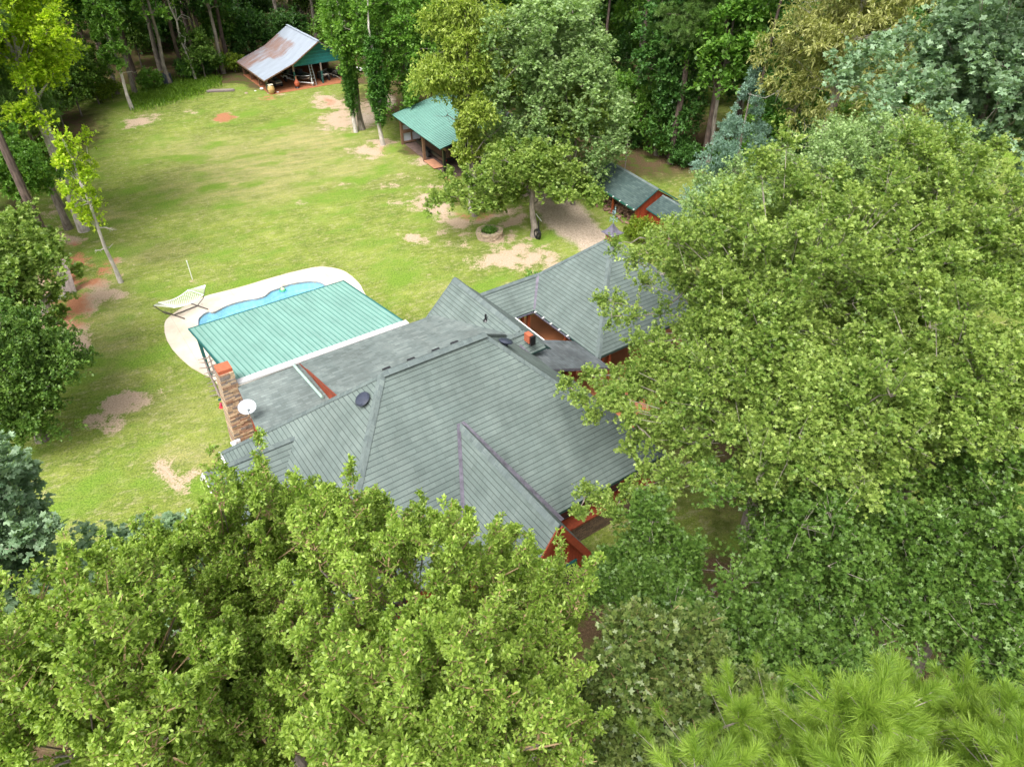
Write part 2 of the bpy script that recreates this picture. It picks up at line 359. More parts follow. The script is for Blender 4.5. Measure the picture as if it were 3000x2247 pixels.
def clump_leaves(rng, Cc, Cl, Rc, ns, nl, L, W, style, upb=.35, outb=.5, droop=0, spire=0, lightest=.35, flat=.7):
    """shoots from every clump, leaves along every shoot. returns leaf quads, tints, shoot segments"""
    m = len(Cl); ax = nrm(Cl-np.array(c)+1e-4); ax = nrm(ax*outb+np.array([[0, 0, upb]]))
    A = np.repeat(Cl, ns, 0); R = np.repeat(Rc, ns); axr = np.repeat(ax, ns, 0)
    if spire > 0:
        tpos = rng.uniform(0, 1, m*ns)**1.1; h = R*spire*np.repeat(rng.uniform(.35, 1.35, m), ns); tl = np.repeat(rng.normal(0, .22, (m, 2)), ns, 0)
        st = A+np.stack([tl[:, 0]*tpos*h, tl[:, 1]*tpos*h, tpos*h], 1)+rng.normal(0, .06, (m*ns, 3))*R[:, None]
        hd = rng.normal(0, 1, (m*ns, 3)); hd[:, 2] = 0; d = nrm(nrm(hd)+np.array([[0, 0, .75]])*rng.uniform(.5, 1.6, (m*ns, 1)))
        ln = R*(.16+.62*(1-tpos))*rng.uniform(.7, 1.2, m*ns); f0 = .15
    else:
        d = nrm(rng.normal(0, .75, (m*ns, 3))+axr); st = A-axr*R[:, None]*.35
        ln = R*rng.uniform(.8, 1.35, m*ns); f0 = .4
    d[:, 2] -= droop; d = nrm(d)
    en = st+d*ln[:, None]
    f = rng.uniform(f0, 1.02, (m*ns, nl)); P = st[:, None]+(en-st)[:, None]*f[..., None]
    P = P.reshape(-1, 3)+rng.normal(0, .03, (m*ns*nl, 3))*R.mean(); dd = np.repeat(d, nl, 0)
    D = nrm(dd*.55+rng.normal(0, .62, dd.shape)+np.array([[0, 0, .12-droop*.9]]))
    shoot_t = np.repeat(rng.uniform(0, 1, m*ns), nl); cl_t = np.repeat(rng.uniform(0, 1, m), ns*nl)
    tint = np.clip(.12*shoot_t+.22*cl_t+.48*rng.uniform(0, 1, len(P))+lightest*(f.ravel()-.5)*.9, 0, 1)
    odd = rng.uniform(0, 1, len(P)) > .985; tint[odd] = 1
    Q, tt = leaf_quads(rng, P, D, L, W, style, tint, flat)
    return Q, tt, (st, en)
def limb_path(rng, a, b, n=4, wob=.08, sag=.0):
    a = np.array(a, float); b = np.array(b, float); L = np.linalg.norm(b-a)
    pts = []
    for k in range(n+1):
        t = k/n; p = a+(b-a)*t; p[2] -= sag*L*sin(pi*t)*.5
        if 0 < k < n: p = p+rng.normal(0, wob*L/ n**.5*.6, 3)
        pts.append(p)
    return pts
def make_tree(name, base, H, c, R, kind, label, cat='tree', group=None, seed=0, nclump=40, rc=1.0, ns=20, nl=12, L=.15, W=.08,
              style='kite', bark='bark', tr=.25, zmin=-.35, upb=.35, outb=.5, droop=0, spire=0, limbs=14, extra=None, twigs=False, twigm='twig',
              inner=.25, lightest=.35, flat=.7, jit=.16, stems=None, deadn=0, skip=None, boughs=None):
    """base : (x,y) ; H : trunk top height ; c : crown centre relative to base ; R : crown radii"""
    rng = np.random.default_rng(seed+7)
    t = thing(name, (base[0], base[1], 0), label, cat, group)
    if boughs:                                              # crown of separate boughs, each with its own dome of leaf clumps
        nb, rb = boughs; Bc, Br = ell_clumps(rng, c, np.array(R)-rb*.45, nb, rb, zmin, jit, .3); per = max(5, nclump//len(Bc)); L1, L2, L3 = [], [], []
        for b_, r_ in zip(Bc, Br):
            d_ = nrm(fib(per, rng, -.25)+rng.normal(0, .15, (per, 3))); L1.append(b_+d_*r_*np.array([[1, 1, 1.1]])*rng.uniform(.6, 1.0, (per, 1))); L2.append(rc*rng.uniform(.5, 1.35, per)); L3.append(np.repeat(b_[None], per, 0))
        Cl, Rc, Cc = np.concatenate(L1), np.concatenate(L2), np.concatenate(L3)
    else:
        Cl, Rc = ell_clumps(rng, c, R, nclump, rc, zmin, jit, inner); Cc = np.repeat(np.array(c, float)[None], len(Cl), 0)
    if skip is not None:
        k = skip(Cl+np.array([base[0], base[1], 0])); Cl, Rc, Cc = Cl[k], Rc[k], Cc[k]
    n0 = len(Cl)
    if extra is not None:
        E_ = np.array(extra, float); Cl = np.concatenate([Cl, E_[:, :3]]); Rc = np.concatenate([Rc, E_[:, 3]]); Cc = np.concatenate([Cc, np.repeat(np.array(c, float)[None], len(E_), 0)])
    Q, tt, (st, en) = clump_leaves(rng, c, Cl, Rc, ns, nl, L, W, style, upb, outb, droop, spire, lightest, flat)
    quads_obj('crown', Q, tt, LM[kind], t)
    mb = MB()
    top = np.array([c[0]*.8, c[1]*.8, H])
    paths = []
    for q, (sx, sy, lean, rr) in enumerate(stems or [(0, 0, 1, 1)]):
        e = np.array([top[0]*lean+sx*3, top[1]*lean+sy*3, H*(1-.06*q)])
        pth = limb_path(rng, (sx*.35, sy*.35, -.3), e, 7, .03)
        rad = [tr*rr*(1.35 if k == 0 else 1)*(1-.8*k/7) for k in range(8)]
        mb.tube(pth, rad, 9); paths.append((pth, rad))
    o = np.argsort(-Rc[:n0])[:limbs]
    if len(Cl) > n0:                                        # outlying boughs : each clump hangs on its nearest inner neighbour
        dc_ = np.linalg.norm(Cl-np.array(c), axis=1)
        for k in range(n0, len(Cl)):
            cand = np.where(dc_ < dc_[k]-.05)[0]
            if len(cand) == 0: continue
            j = cand[np.argmin(np.linalg.norm(Cl[cand]-Cl[k], axis=1))]
            if np.linalg.norm(Cl[j]-Cl[k]) < 2.6: mb.tube(limb_path(rng, Cl[j], Cl[k], 4, .1, -.1), [.035, .03, .024, .018, .01], 5)
    for k in o:
        pth, rad = paths[int(rng.integers(len(paths)))]
        zc = Cl[k][2]; j = int(np.clip(np.searchsorted([p[2] for p in pth], zc-R[2]*.45), 1, 6)); a = pth[j]
        r0 = max(.02, rad[j]*.42)
        mb.tube(limb_path(rng, a, Cl[k], 4, .09), [r0, r0*.75, r0*.55, r0*.38, .015], 6)
    for k in range(deadn):
        pth, rad = paths[0]; j = int(rng.integers(2, 6)); a = pth[j]; dr = nrm(rng.normal(0, 1, 3)*np.array([1, 1, .3]))
        b = a+dr*R[0]*rng.uniform(.7, 1.15); lp = limb_path(rng, a, b, 5, .16); mb.tube(lp, [.05, .045, .035, .025, .018, .01], 5)
        for z in range(5):
            q0 = lp[int(rng.integers(2, 5))]; mb.tube(limb_path(rng, q0, q0+nrm(rng.normal(0, 1, 3))*R[0]*.22, 3, .15), [.018, .014, .01, .005], 4)
    part('trunk', mb, M[bark], t)
    if twigs:
        k = rng.uniform(0, 1, len(st)) < twigs; r = .006+.004*rng.uniform(0, 1, k.sum())
        TQ = prisms(st[k], en[k], r*1.3, r*.5)
        # branches joining shoots to clump hearts
        g = rng.uniform(0, 1, len(Cl)) < .6; a = np.array(c)+(Cl[g]-np.array(c))*.72-np.array([[0, 0, .25]])
        TQ2 = prisms(a, Cl[g], .016, .012)
        if spire > 0: TQ2 = np.concatenate([TQ2, prisms(Cl[g], Cl[g]+np.array([[0, 0, 1.]])*(Rc[g]*spire*.32)[:, None], .014, .005)])
        quads_obj('branches', np.concatenate([TQ, TQ2]), np.zeros(len(TQ)+len(TQ2)), M[twigm], t)
    return t
def pine_crown(rng, tips, dirs, nn, nl, L, w, axis_len):
    """needle tufts : tips (k,3), dirs (k,3); nn needles on each"""
    k = len(tips); f = rng.uniform(0, 1, (k, nn)); d = np.repeat(nrm(dirs), nn, 0)
    P = (tips[:, None]-nrm(dirs)[:, None]*axis_len*(1-f[..., None])).reshape(-1, 3)
    r = rng.normal(0, 1, d.shape); r = nrm(r-(r*d).sum(1, keepdims=True)*d)
    open_ = rng.uniform(.25, 1.15, (len(d), 1)); D = nrm(d*np.cos(open_)+r*np.sin(open_)+np.array([[0, 0, .08]]))
    s = nrm(np.cross(D, rng.normal(0, 1, D.shape)+np.array([[0, 0, 1.]]))); l = L*rng.uniform(.7, 1.1, (len(d), 1)); bend = np.array([[0, 0, -.07]])*l
    Q = np.stack([P-s*w*.5, P+s*w*.5, P+D*l+bend+s*w*.15, P+D*l+bend-s*w*.15], 1)
    return Q, np.clip(np.repeat(rng.uniform(0, .45, k), nn)+rng.uniform(0, .5, len(d))+.12*(f.ravel()-.5), 0, 1)

# ------------------------------------------------------------------ THE GROUND
def ground():
    xs = np.concatenate([-np.geomspace(1, 260, 46)[::-1]-52, np.arange(-52, 52.01, .36), np.geomspace(1, 260, 46)+52])
    ys = np.concatenate([np.arange(-70, 8, 3.), np.arange(8, 92, .36), np.arange(92, 170, .9), np.geomspace(1, 260, 40)+170])
    X, Y = np.meshgrid(xs, ys); nx, ny = len(xs), len(ys)
    V = np.stack([X.ravel(), Y.ravel(), np.zeros(X.size)], 1)
    px, py = proj(V); vis = V[:, 1] > 3
    def blobs(L):
        o = np.zeros(len(V))
        for b in L:
            x, y, rx, ry = b[:4]; s = b[4] if len(b) > 4 else 1.; a = radians(b[5]) if len(b) > 5 else 0
            dx, dy = px-x, py-y; u = (dx*cos(a)+dy*sin(a))/rx; v = (-dx*sin(a)+dy*cos(a))/ry
            o = np.maximum(o, s*np.clip(1.25-np.sqrt(u*u+v*v), 0, 1)*1.25)
        return np.clip(np.where(vis, o, 0), 0, 1)
    dirt = blobs([(410, 355, 75, 22, .85, -12), (655, 345, 48, 18, .9, -5), (560, 330, 60, 12, .5), (800, 285, 60, 14, .55, -8), (960, 300, 70, 32, .9, 10), (1000, 350, 95, 45, .85, -10), (1080, 330, 60, 50, .95),
        (1070, 445, 75, 26, .85, 5), (1270, 605, 95, 40, .95, 32), (1215, 700, 55, 22, .8, 18), (1280, 550, 60, 20, .55), (1150, 545, 60, 14, .55), (1350, 660, 60, 40, .75), (1480, 760, 90, 42, .9, 15), (1450, 700, 50, 40, .7),
        (1400, 640, 110, 26, .6, -5), (1560, 760, 90, 40, .8, -30), (1300, 690, 40, 30, .5), (1240, 560, 40, 20, .4),
        (375, 1175, 110, 40, .95, -10), (300, 1240, 75, 42, .95), (330, 1180, 70, 30, 1.), (480, 1370, 55, 50, .75), (520, 1430, 60, 50, .6), (560, 1375, 60, 20, .55, -15), (330, 1325, 50, 10, .35), (420, 1290, 30, 9, .35),
        (250, 895, 100, 46, .95, -22), (300, 860, 90, 30, .8), (180, 820, 90, 70, .9), (230, 990, 60, 60, .9), (340, 770, 80, 24, .55), (130, 900, 80, 120, .9), (1180, 600, 60, 30, .5), (1340, 720, 60, 30, .55), (1420, 770, 70, 30, .6), (990, 455, 60, 14, .4), (740, 600, 30, 8, .35), (620, 480, 60, 12, .3), (1500, 700, 40, 60, .6), (210, 770, 80, 40, .8), (150, 700, 60, 60, .8), (1500, 640, 60, 50, .7), (1530, 720, 60, 40, .7), (1620, 770, 60, 40, .7), (190, 950, 45, 70, 1.), (345, 868, 60, 16, .75, -10), (280, 830, 75, 30, .75), (180, 960, 30, 70, .8, 10), (320, 800, 60, 26, .6), (205, 700, 60, 22, .85), (150, 620, 50, 50, .6),
        (880, 595, 40, 10, .45), (590, 640, 40, 9, .3), (420, 570, 30, 8, .3), (900, 610, 26, 12, .5), (455, 640, 14, 6, .5), (560, 825, 24, 12, .5), (1020, 540, 45, 12, .35), (1190, 520, 80, 16, .5, 8), (1860, 900, 60, 300, .35),
        (1120, 420, 50, 20, .8), (1240, 470, 70, 22, .7), (1060, 370, 60, 30, .6), (900, 225, 60, 20, .6), (810, 250, 80, 14, .6)])
    red = blobs([(655, 345, 50, 20, 1), (860, 235, 150, 34, 1., -8), (800, 290, 60, 16, .9), (1270, 455, 60, 30, .8), (1390, 625, 70, 30, .9), (1700, 700, 80, 50, .5), (230, 780, 160, 90, .9), (200, 900, 120, 120, .7), (1150, 440, 60, 30, .6), (960, 300, 50, 24, .5), (1240, 600, 60, 30, .35), (1910, 1760, 160, 200, .6), (2080, 1650, 200, 150, .5)])
    gravel = blobs([(1660, 640, 150, 70, 1., 36), (1750, 720, 90, 60, 1, 36), (1590, 590, 60, 36, 1., 30), (1740, 710, 70, 46, 1., 36), (1540, 560, 70, 30, .9, 20), (1480, 520, 70, 30, .8), (1060, 350, 60, 34, .8), (1120, 300, 60, 40, .8), (1300, 360, 200, 40, .4), (2050, 900, 200, 100, .6, 20)])
    dry = blobs([(760, 500, 330, 110, .75, -12), (900, 420, 200, 60, .9, -10), (640, 440, 200, 50, .6), (420, 740, 200, 40, .45), (340, 1010, 80, 200, .5), (560, 1330, 120, 40, .6), (300, 640, 120, 40, .6), (1300, 850, 60, 30, .3), (500, 1200, 200, 60, .25), (1000, 500, 200, 60, .5)])
    litter = blobs([(150, 380, 260, 130, .9), (420, 190, 330, 60, 1.), (650, 200, 260, 38, 1), (480, 240, 200, 30, .8), (1300, 300, 500, 110, .9), (1900, 420, 500, 160, 1), (60, 800, 110, 400, 1.), (2200, 1100, 500, 900, .8), (1450, 620, 150, 40, .6), (1340, 590, 50, 40, .7), (1230, 440, 110, 34, .85), (1880, 590, 110, 60, .95), (1000, 190, 300, 40, .9), (760, 250, 80, 30, .8)])
    far = (V[:, 1] > 92+.0*V[:, 0]) | (V[:, 1] < 8); litter[far] = 1
    litter = np.maximum(litter, np.clip((px-1850)/200, 0, 1)*np.where(vis & (py > 1900), .5, 0))
    litter = np.maximum(litter, np.clip((py-1500)/150, 0, 1)*np.clip((px-300)/300, 0, 1)*vis); litter = np.maximum(litter, np.clip((py-1850)/100, 0, 1)*vis)
    # shallow dish in the ground where the pool sits
    wx, wy = V[:, 0]-HO[0], V[:, 1]-HO[1]; uu = wx*E1[0]+wy*E1[1]; vv = wx*E2[0]+wy*E2[1]
    z = np.where((uu > -3.7) & (uu < 6.4) & (vv > 17.3) & (vv < 23.6), -2.2, 0.)
    V[:, 2] = z
    i = np.arange(nx-1)[None]+np.arange(ny-1)[:, None]*nx; F = np.stack([i, i+1, i+1+nx, i+nx], -1).reshape(-1, 4)
    me = bpy.data.meshes.new('lawn'); me.vertices.add(len(V)); me.vertices.foreach_set('co', V.astype(np.float32).ravel())
    me.loops.add(F.size); me.loops.foreach_set('vertex_index', F.astype(np.int32).ravel()); me.polygons.add(len(F)); me.polygons.foreach_set('loop_start', np.arange(0, F.size, 4, dtype=np.int32))
    for nm, a in (('dirt', dirt), ('red', red), ('gravel', gravel), ('dry', dry), ('litter', litter)):
        q = me.attributes.new(nm, 'FLOAT', 'POINT'); q.data.foreach_set('value', a.astype(np.float32))
    me.update(calc_edges=True)
    m, t, p = mat('lawn_and_clay'); g = N(t, 'ShaderNodeNewGeometry').outputs['Position']
    A = {k: N(t, 'ShaderNodeAttribute', attribute_name=k).outputs['Fac'] for k in ('dirt', 'red', 'gravel', 'dry', 'litter')}
    rt_ = N(t, 'ShaderNodeVectorRotate', rotation_type='Z_AXIS'); t.links.new(g, rt_.inputs['Vector']); rt_.inputs['Angle'].default_value = -.45; gg = rt_.outputs[0]
    nb = noise(t, g, .12, 4, .6); np_ = noise(t, scaled(t, gg, (.55, 1, 1)), 3.2, 8, .78); nq_ = noise(t, scaled(t, gg, (.6, 1, 1)), .33, 5, .6); nm_ = noise(t, g, .8, 6, .65); nf = noise(t, g, 9, 6, .75); nx_ = noise(t, g, 22, 4, .8)
    st = noise(t, scaled(t, gg, (.35, 1.3, 1)), .9, 5, .65)
    gc = ramp(t, math_(t, 'ADD', math_(t, 'MULTIPLY', nb, .5), math_(t, 'MULTIPLY', nm_, .5)), [(.36, (.125, .170, .030)), (.48, (.190, .245, .045)), (.62, (.265, .320, .070))])
    gc = mixc(t, math_(t, 'MULTIPLY', A['dry'], math_(t, 'MULTIPLY', math_(t, 'ADD', st, -.12), 1.6, True), True), gc, (.40, .345, .165))
    gc = mixc(t, 1, gc, ramp(t, st, [(.35, (.84, .88, .85)), (.65, (1.12, 1.08, 1.05))]), 'MULTIPLY')
    gc = mixc(t, math_(t, 'MULTIPLY', math_(t, 'SUBTRACT', np_, .50), 6.5, True), gc, (.37, .34, .18))
    gc = mixc(t, math_(t, 'MULTIPLY', math_(t, 'SUBTRACT', nq_, .50), 7, True), gc, (.165, .265, .035))
    gc = mixc(t, math_(t, 'MULTIPLY', math_(t, 'SUBTRACT', .43, np_), 6, True), gc, (.115, .135, .03))
    gc = mixc(t, 1, gc, ramp(t, nf, [(.32, (.42, .47, .45)), (.5, (1, 1, 1)), (.70, (1.5, 1.42, 1.35))]), 'MULTIPLY')
    lc = ramp(t, nf, [(.3, (.055, .034, .018)), (.5, (.115, .075, .042)), (.72, (.20, .145, .085))])
    lc = mixc(t, math_(t, 'MULTIPLY', math_(t, 'SUBTRACT', nm_, .47), 8, True), lc, (.085, .11, .022))
    def mask(a, off=.5, k=7, w=1.0):
        return math_(t, 'MULTIPLY', math_(t, 'SUBTRACT', math_(t, 'ADD', a, math_(t, 'MULTIPLY', math_(t, 'SUBTRACT', math_(t, 'ADD', math_(t, 'MULTIPLY', nm_, .65), math_(t, 'MULTIPLY', nf, .35)), .5), w*3.4)), off), k, True)
    col = mixc(t, mask(A['litter'], .62, 4, .5), gc, lc)
    dc = mixc(t, mask(A['red'], .5, 3, .5), ramp(t, nf, [(.3, (.36, .25, .165)), (.7, (.62, .48, .36))]), ramp(t, nf, [(.3, (.30, .115, .055)), (.7, (.50, .24, .135))]))
    col = mixc(t, mask(A['dirt'], .55, 3.5, 1.25), col, dc)
    vr = N(t, 'ShaderNodeTexVoronoi'); vr.inputs['Scale'].default_value = 6; t.links.new(g, vr.inputs['Vector'])
    gr = mixc(t, vr.outputs['Distance'], (.62, .50, .39), (.42, .33, .25)); gr = mixc(t, 1, gr, ramp(t, nf, [(.3, (.6, .6, .6)), (.7, (1.3, 1.3, 1.3))]), 'MULTIPLY')
    col = mixc(t, mask(A['gravel'], .5, 4, .4), col, gr)
    col = mixc(t, 1, col, ramp(t, nx_, [(.34, (.62,)*3), (.66, (1.38,)*3)]), 'MULTIPLY')
    t.links.new(col, p.inputs['Base Color']); p.inputs['Roughness'].default_value = .95; p.inputs['Specular IOR Level'].default_value = .1
    bump(t, math_(t, 'ADD', nf, math_(t, 'MULTIPLY', nx_, .5)), p, 1.0, .07)
    me.materials.append(m); o = bpy.data.objects.new('ground', me); COL.objects.link(o); tag(o, kind='structure')
    return o

# ------------------------------------------------------------------ THE HOUSE  (u along az 55, v along az -35, origin under the left end of the main ridge)
HO = at(1118, 1097, 8.3); HO[2] = 0
E1 = np.array([sin(radians(55)), cos(radians(55)), 0]); E2 = np.array([-E1[1], E1[0], 0])
HRZ = atan2(E1[1], E1[0])
def hl(px, py, z):
    d = at(px, py, z)-HO; return (float(d@E1), float(d@E2), z)
def hitz(px, py, zf):
    lo, hi = 0., 12.
    for _ in range(40):
        z = (lo+hi)/2; p = hl(px, py, z)
        if z > zf(p[0], p[1]): hi = z
        else: lo = z
    return hl(px, py, z)
def slab(mb, pts, th=.16, m=0, side=1):
    """roof plane : top face with shingle uv, underside, edges"""
    lo = [(p[0], p[1], p[2]-th) for p in pts]
    n = Vector((0, 0, 0)); P = [Vector(p) for p in pts]
    for k in range(1, len(P)-1): n += (P[k]-P[0]).cross(P[k+1]-P[0])
    if n.z < 0: pts = pts[::-1]; lo = lo[::-1]
    mb.face(pts, m); mb.face(lo[::-1], side)
    for k in range(len(pts)):
        j = (k+1) % len(pts); mb.face([lo[k], lo[j], pts[j], pts[k]], side)
    return mb
def cap(mb, a, b, w=.16, lift=.03, seg=.22, drop=.1, rnd=random.Random(3)):
    """ridge cap made of overlapping bent shingles"""
    a = Vector(a); b = Vector(b); L = (b-a).length; d = (b-a)/L; s = d.cross(Vector((0, 0, 1))).normalized(); n = max(1, int(L/seg))
    for k in range(n):
        p = a+d*(L*k/n); q = a+d*(L*(k+1)/n+.03); h0 = lift+.015; h1 = lift
        for sg in (1, -1):
            e0 = p+s*sg*w-Vector((0, 0, drop-h0)); e1_ = q+s*sg*w-Vector((0, 0, drop-h1)); t0 = p+Vector((0, 0, h0)); t1 = q+Vector((0, 0, h1))
            f = [t0, t1, e1_, e0] if sg < 0 else [t0, e0, e1_, t1]
            u = rnd.random()*40; mb.face(f, 0, [(u, u), (u+.1, u), (u+.1, u+.05), (u, u+.05)])
    return mb
def house():
    h = thing('house', (HO[0], HO[1], 0), 'sprawling red-walled house with grey-green shingled hip roofs beside the pool', 'house', rz=HRZ)
    SM = [M['roof'], plain('dark_green_fascia', (.02, .055, .05), .6, .2)]
    E, Z = 2.8, 8.3
    # main hip roof
    mb = MB(); slab(mb, [(-5.8, -5.8, E), (10.6, -5.8, E), (4.8, 0, Z), (0, 0, Z)]); slab(mb, [(-5.8, 5.8, E), (-5.8, -5.8, E), (0, 0, Z)])
    slab(mb, [(10.6, 5.8, E), (-5.8, 5.8, E), (0, 0, Z), (4.8, 0, Z)]); slab(mb, [(10.6, -5.8, E), (10.6, 5.8, E), (4.8, 0, Z)])
    r = part('main_roof', mb, SM, h)
    c = MB()
    cap(c, (0, 0, Z), (4.8, 0, Z), .2, .09)
    for a, b in (((0, 0, Z), (-5.8, -5.8, E)), ((0, 0, Z), (-5.8, 5.8, E)), ((4.8, 0, Z), (10.6, -5.8, E)), ((4.8, 0, Z), (8.8, 4, Z-3.79))): cap(c, a, b)
    part('ridge_cap', c, M['cap'], r)
    for u in (.25, 1.35, 2.5, 3.4):
        v = MB().box(u, u+.34, .32, .5, Z-.36, Z-.14); part('ridge_vent', v, M['black'], r)
    # left side gable
    mb = MB(); zr = 5.17
    slab(mb, [(-7.0, 2.15, zr), (-3.3, 2.15, zr), (-5.75, 4.62, E), (-7.0, 4.62, E)]); slab(mb, [(-7.0, 2.15, zr), (-7.0, -.3, E), (-5.75, -.3, E), (-3.3, 2.15, zr)])
    g = part('side_gable_roof', mb, SM, h); c = MB(); cap(c, (-7.0, 2.15, zr), (-3.3, 2.15, zr), .14, .02); part('ridge_cap', c, M['cap'], g)
    part('fascia', MB().beam((-7.04, 2.15, zr-.08), (-7.04, 4.62, E-.08), .05, .2).beam((-7.04, 2.15, zr-.08), (-7.04, -.3, E-.08), .05, .2), M['white'], g)
    part('gutter', MB().beam((-5.87, 5.86, E-.05), (-5.87, 4.7, E-.05), .1, .12), M['white'], r)
    # steep front gable
    mb = MB(); zr = 6.25; s = 1.64; w = 2.25; ze = zr-s*w
    yv = lambda z: -(Z-z)/.948
    slab(mb, [(2.15, yv(zr)+.05, zr), (2.15, -8.6, zr), (2.15-w, -8.6, ze), (2.15-w, yv(ze)+.05, ze)], .14); slab(mb, [(2.15, yv(zr)+.05, zr), (2.15+w, yv(ze)+.05, ze), (2.15+w, -8.6, ze), (2.15, -8.6, zr)], .14)
    g = part('front_gable_roof', mb, SM, h, 'steep narrow gable roof'); c = MB(); cap(c, (2.15, -8.6, zr), (2.15, yv(zr), zr), .17, .04, .22, .2); part('ridge_cap', c, M['cap'], g)
    v = MB()
    for sg in (1, -1):
        a = Vector((2.15, yv(zr), zr+.02)); b = Vector((2.15+sg*w, yv(ze), ze+.02)); d = (b-a).normalized(); sd = Vector((sg, 0, 0))
        v.face([a+sd*.0, b+sd*.0, b+sd*.17+Vector((0, .0, .03)), a+sd*.17+Vector((0, 0, .03))])
    part('valley', v, M['valley'], g)
    v = MB()
    for sg in (1, -1):
        v.beam((2.15, -8.62, zr-.16), (2.15+sg*w, -8.62, ze-.16), .06, .26); v.beam((2.15, -8.3, zr-.32), (2.15+sg*w, -8.3, ze-.32), .08, .2)
    part('rake_trim', v, M['redtrim'], g)
    v = MB(); v.face([(.1, -8.05, 0), (4.2, -8.05, 0), (4.2, -8.05, 2.9), (2.15, -8.05, 5.95), (.1, -8.05, 2.9)]); part('gable_wall', v, M['red'], h)
    wv = MB().box(.15, 4.15, -8.04, -5.2, 0, 2.7); part('entry_wall', wv, M['red'], h)
    f = part('window', MB().box(.75, 1.5, -8.12, -8.02, 1.6, 3.4), M['teal'], h); part('pane', MB().box(.82, 1.43, -8.14, -8.11, 1.68, 3.32), M['glass'], f)
    f = part('window', MB().box(2.9, 3.55, -8.12, -8.02, 1.2, 2.9), M['teal'], h); part('pane', MB().box(2.97, 3.48, -8.14, -8.11, 1.28, 2.82), M['glass'], f)
    # low rear roofs
    mb = MB(); slab(mb, [(-3.9, 8.6, 3.9), (-.7, 8.6, 3.9), (-.7, 3.9, 4.1), (-4.3, 3.9, 4.1)], .18, 0, 1); part('low_rear_roof', mb, [M['roof_flat'], M['redtrim']], h)
    mb = MB(); slab(mb, [(-.75, 8.6, 4.0), (8.4, 8.6, 4.0), (8.4, 2.9, 5.31), (-.75, 2.9, 5.31)], .15, 0, 1); part('upper_rear_roof', mb, [M['roof_flat'], M['redtrim']], h)
    part('clerestory_wall', MB().face([(-.68, 7.9, 3.9), (-.68, 2.9, 4.0), (-.68, 2.9, 5.2), (-.68, 7.9, 4.02)]), M['red'], h)
    part('clerestory_trim', MB().beam((-.79, 7.4, 4.26), (-.79, 3.0, 5.27), .05, .2), M['redtrim'], h)
    part('roof_pipe', MB().tube([(-1.05, 8.6, 4.0), (-.95, 5.2, 4.13)], .075, 8), plain('pale_green_pipe', (.30, .42, .36), .5, .15), h)
    part('metal_edge_strip', MB().box(-3.9, 5.45, 8.62, 9.0, 3.93, 4.03), M['white'], h)
    part('walls_rear', MB().box(-3.78, 8.0, 4.4, 8.2, 0, 3.7), M['red'], h).name = 'rear_wall'
    # cross gable over the back
    mb = MB(); zr = 5.6; u0 = 8.62; s = .975
    slab(mb, [(u0, 8.95, zr), (6.3, 8.95, zr-s*(u0-6.3)), (6.3, 2.6, zr-s*(u0-6.3)), (u0, 2.6, zr)]); slab(mb, [(u0, 8.95, zr), (u0, 2.6, zr), (11.5, 2.6, zr-s*(11.5-u0)), (11.5, 8.95, zr-s*(11.5-u0))])
    g = part('cross_gable_roof', mb, SM, h); c = MB(); cap(c, (u0, 8.97, zr), (u0, 2.75, zr), .22, .04, .22, .16); part('ridge_cap', c, M['cap'], g)
    part('rake_trim', MB().beam((u0, 8.98, zr-.12), (6.3, 8.98, zr-.12-s*2.32), .06, .2).beam((u0, 8.98, zr-.12), (11.5, 8.98, zr-.12-s*2.88), .06, .2), M['cap'], g)
    part('gable_wall', MB().face([(10.9, 8.6, 0), (6.6, 8.6, 0), (6.6, 8.6, 3.4), (u0, 8.6, 5.4), (10.9, 8.6, 3.1)]).face([(10.9, 8.6, 0), (10.9, 8.6, 3.1), (10.9, 2.7, 3.1), (10.9, 2.7, 0)]), M['red'], h)
    # short link ridge and its slope down
    mb = MB(); slab(mb, [(7.3, 2.6, 5.55), (8.7, 2.6, 5.55), (9.5, 1.8, 4.72), (8.2, 1.7, 4.8)], .1); g = part('link_roof', mb, SM, h)
    c = MB(); cap(c, (7.2, 2.6, 5.55), (8.7, 2.6, 5.55), .15, .04); cap(c, (8.66, 2.62, 5.55), (9.6, 2.1, 4.7), .15, .03); part('ridge_cap', c, M['cap'], g)
    part('valley', MB().beam((8.15, 2.15, 5.18), (8.5, 1.4, 4.62), .16, .05), M['valley'], g)
    # low roof between the main roof and the garage
    zg = lambda u: 2.83+.40*(12.8-u)
    mb = MB(); slab(mb, [(8.0, .55, zg(8.0)), (12.85, .55, zg(12.85)), (12.85, 3.5, zg(12.85)), (11.3, 3.6, zg(11.3)), (8.0, 3.6, zg(8.0))], .16, 0, 1); part('connecting_roof', mb, [M['roof_dull'], M['copper']], h)
    part('connecting_wall', MB().box(8.3, 10.6, .95, 3.4, 0, 3.3), M['red'], h)
    # breezeway roof
    mb = MB(); slab(mb, [(9.9, 8.85, 4.1), (14.6, 8.85, 4.1), (13.0, 7.35, 2.8), (11.3, 7.35, 2.8)]); slab(mb, [(9.9, 8.85, 4.1), (10.5, 10.3, 2.8), (14.6, 10.3, 2.8), (14.6, 8.85, 4.1)])
    g = part('breezeway_roof', mb, SM, h); c = MB(); cap(c, (10.1, 8.85, 4.1), (14.35, 8.85, 4.1), .17, .03); part('ridge_cap', c, M['cap'], g)
    part('valley', MB().beam((14.25, 8.82, 4.13), (12.95, 7.35, 2.86), .17, .03), M['valley'], g)
    part('gutter', MB().beam((11.5, 7.28, 2.72), (12.95, 7.28, 2.72), .07, .07), M['copper'], g)
    # garage pyramid roof
    P = (17.2, 5.9, 6.9); a, b = 12.9, 21.5; c0, d0 = 1.6, 10.2
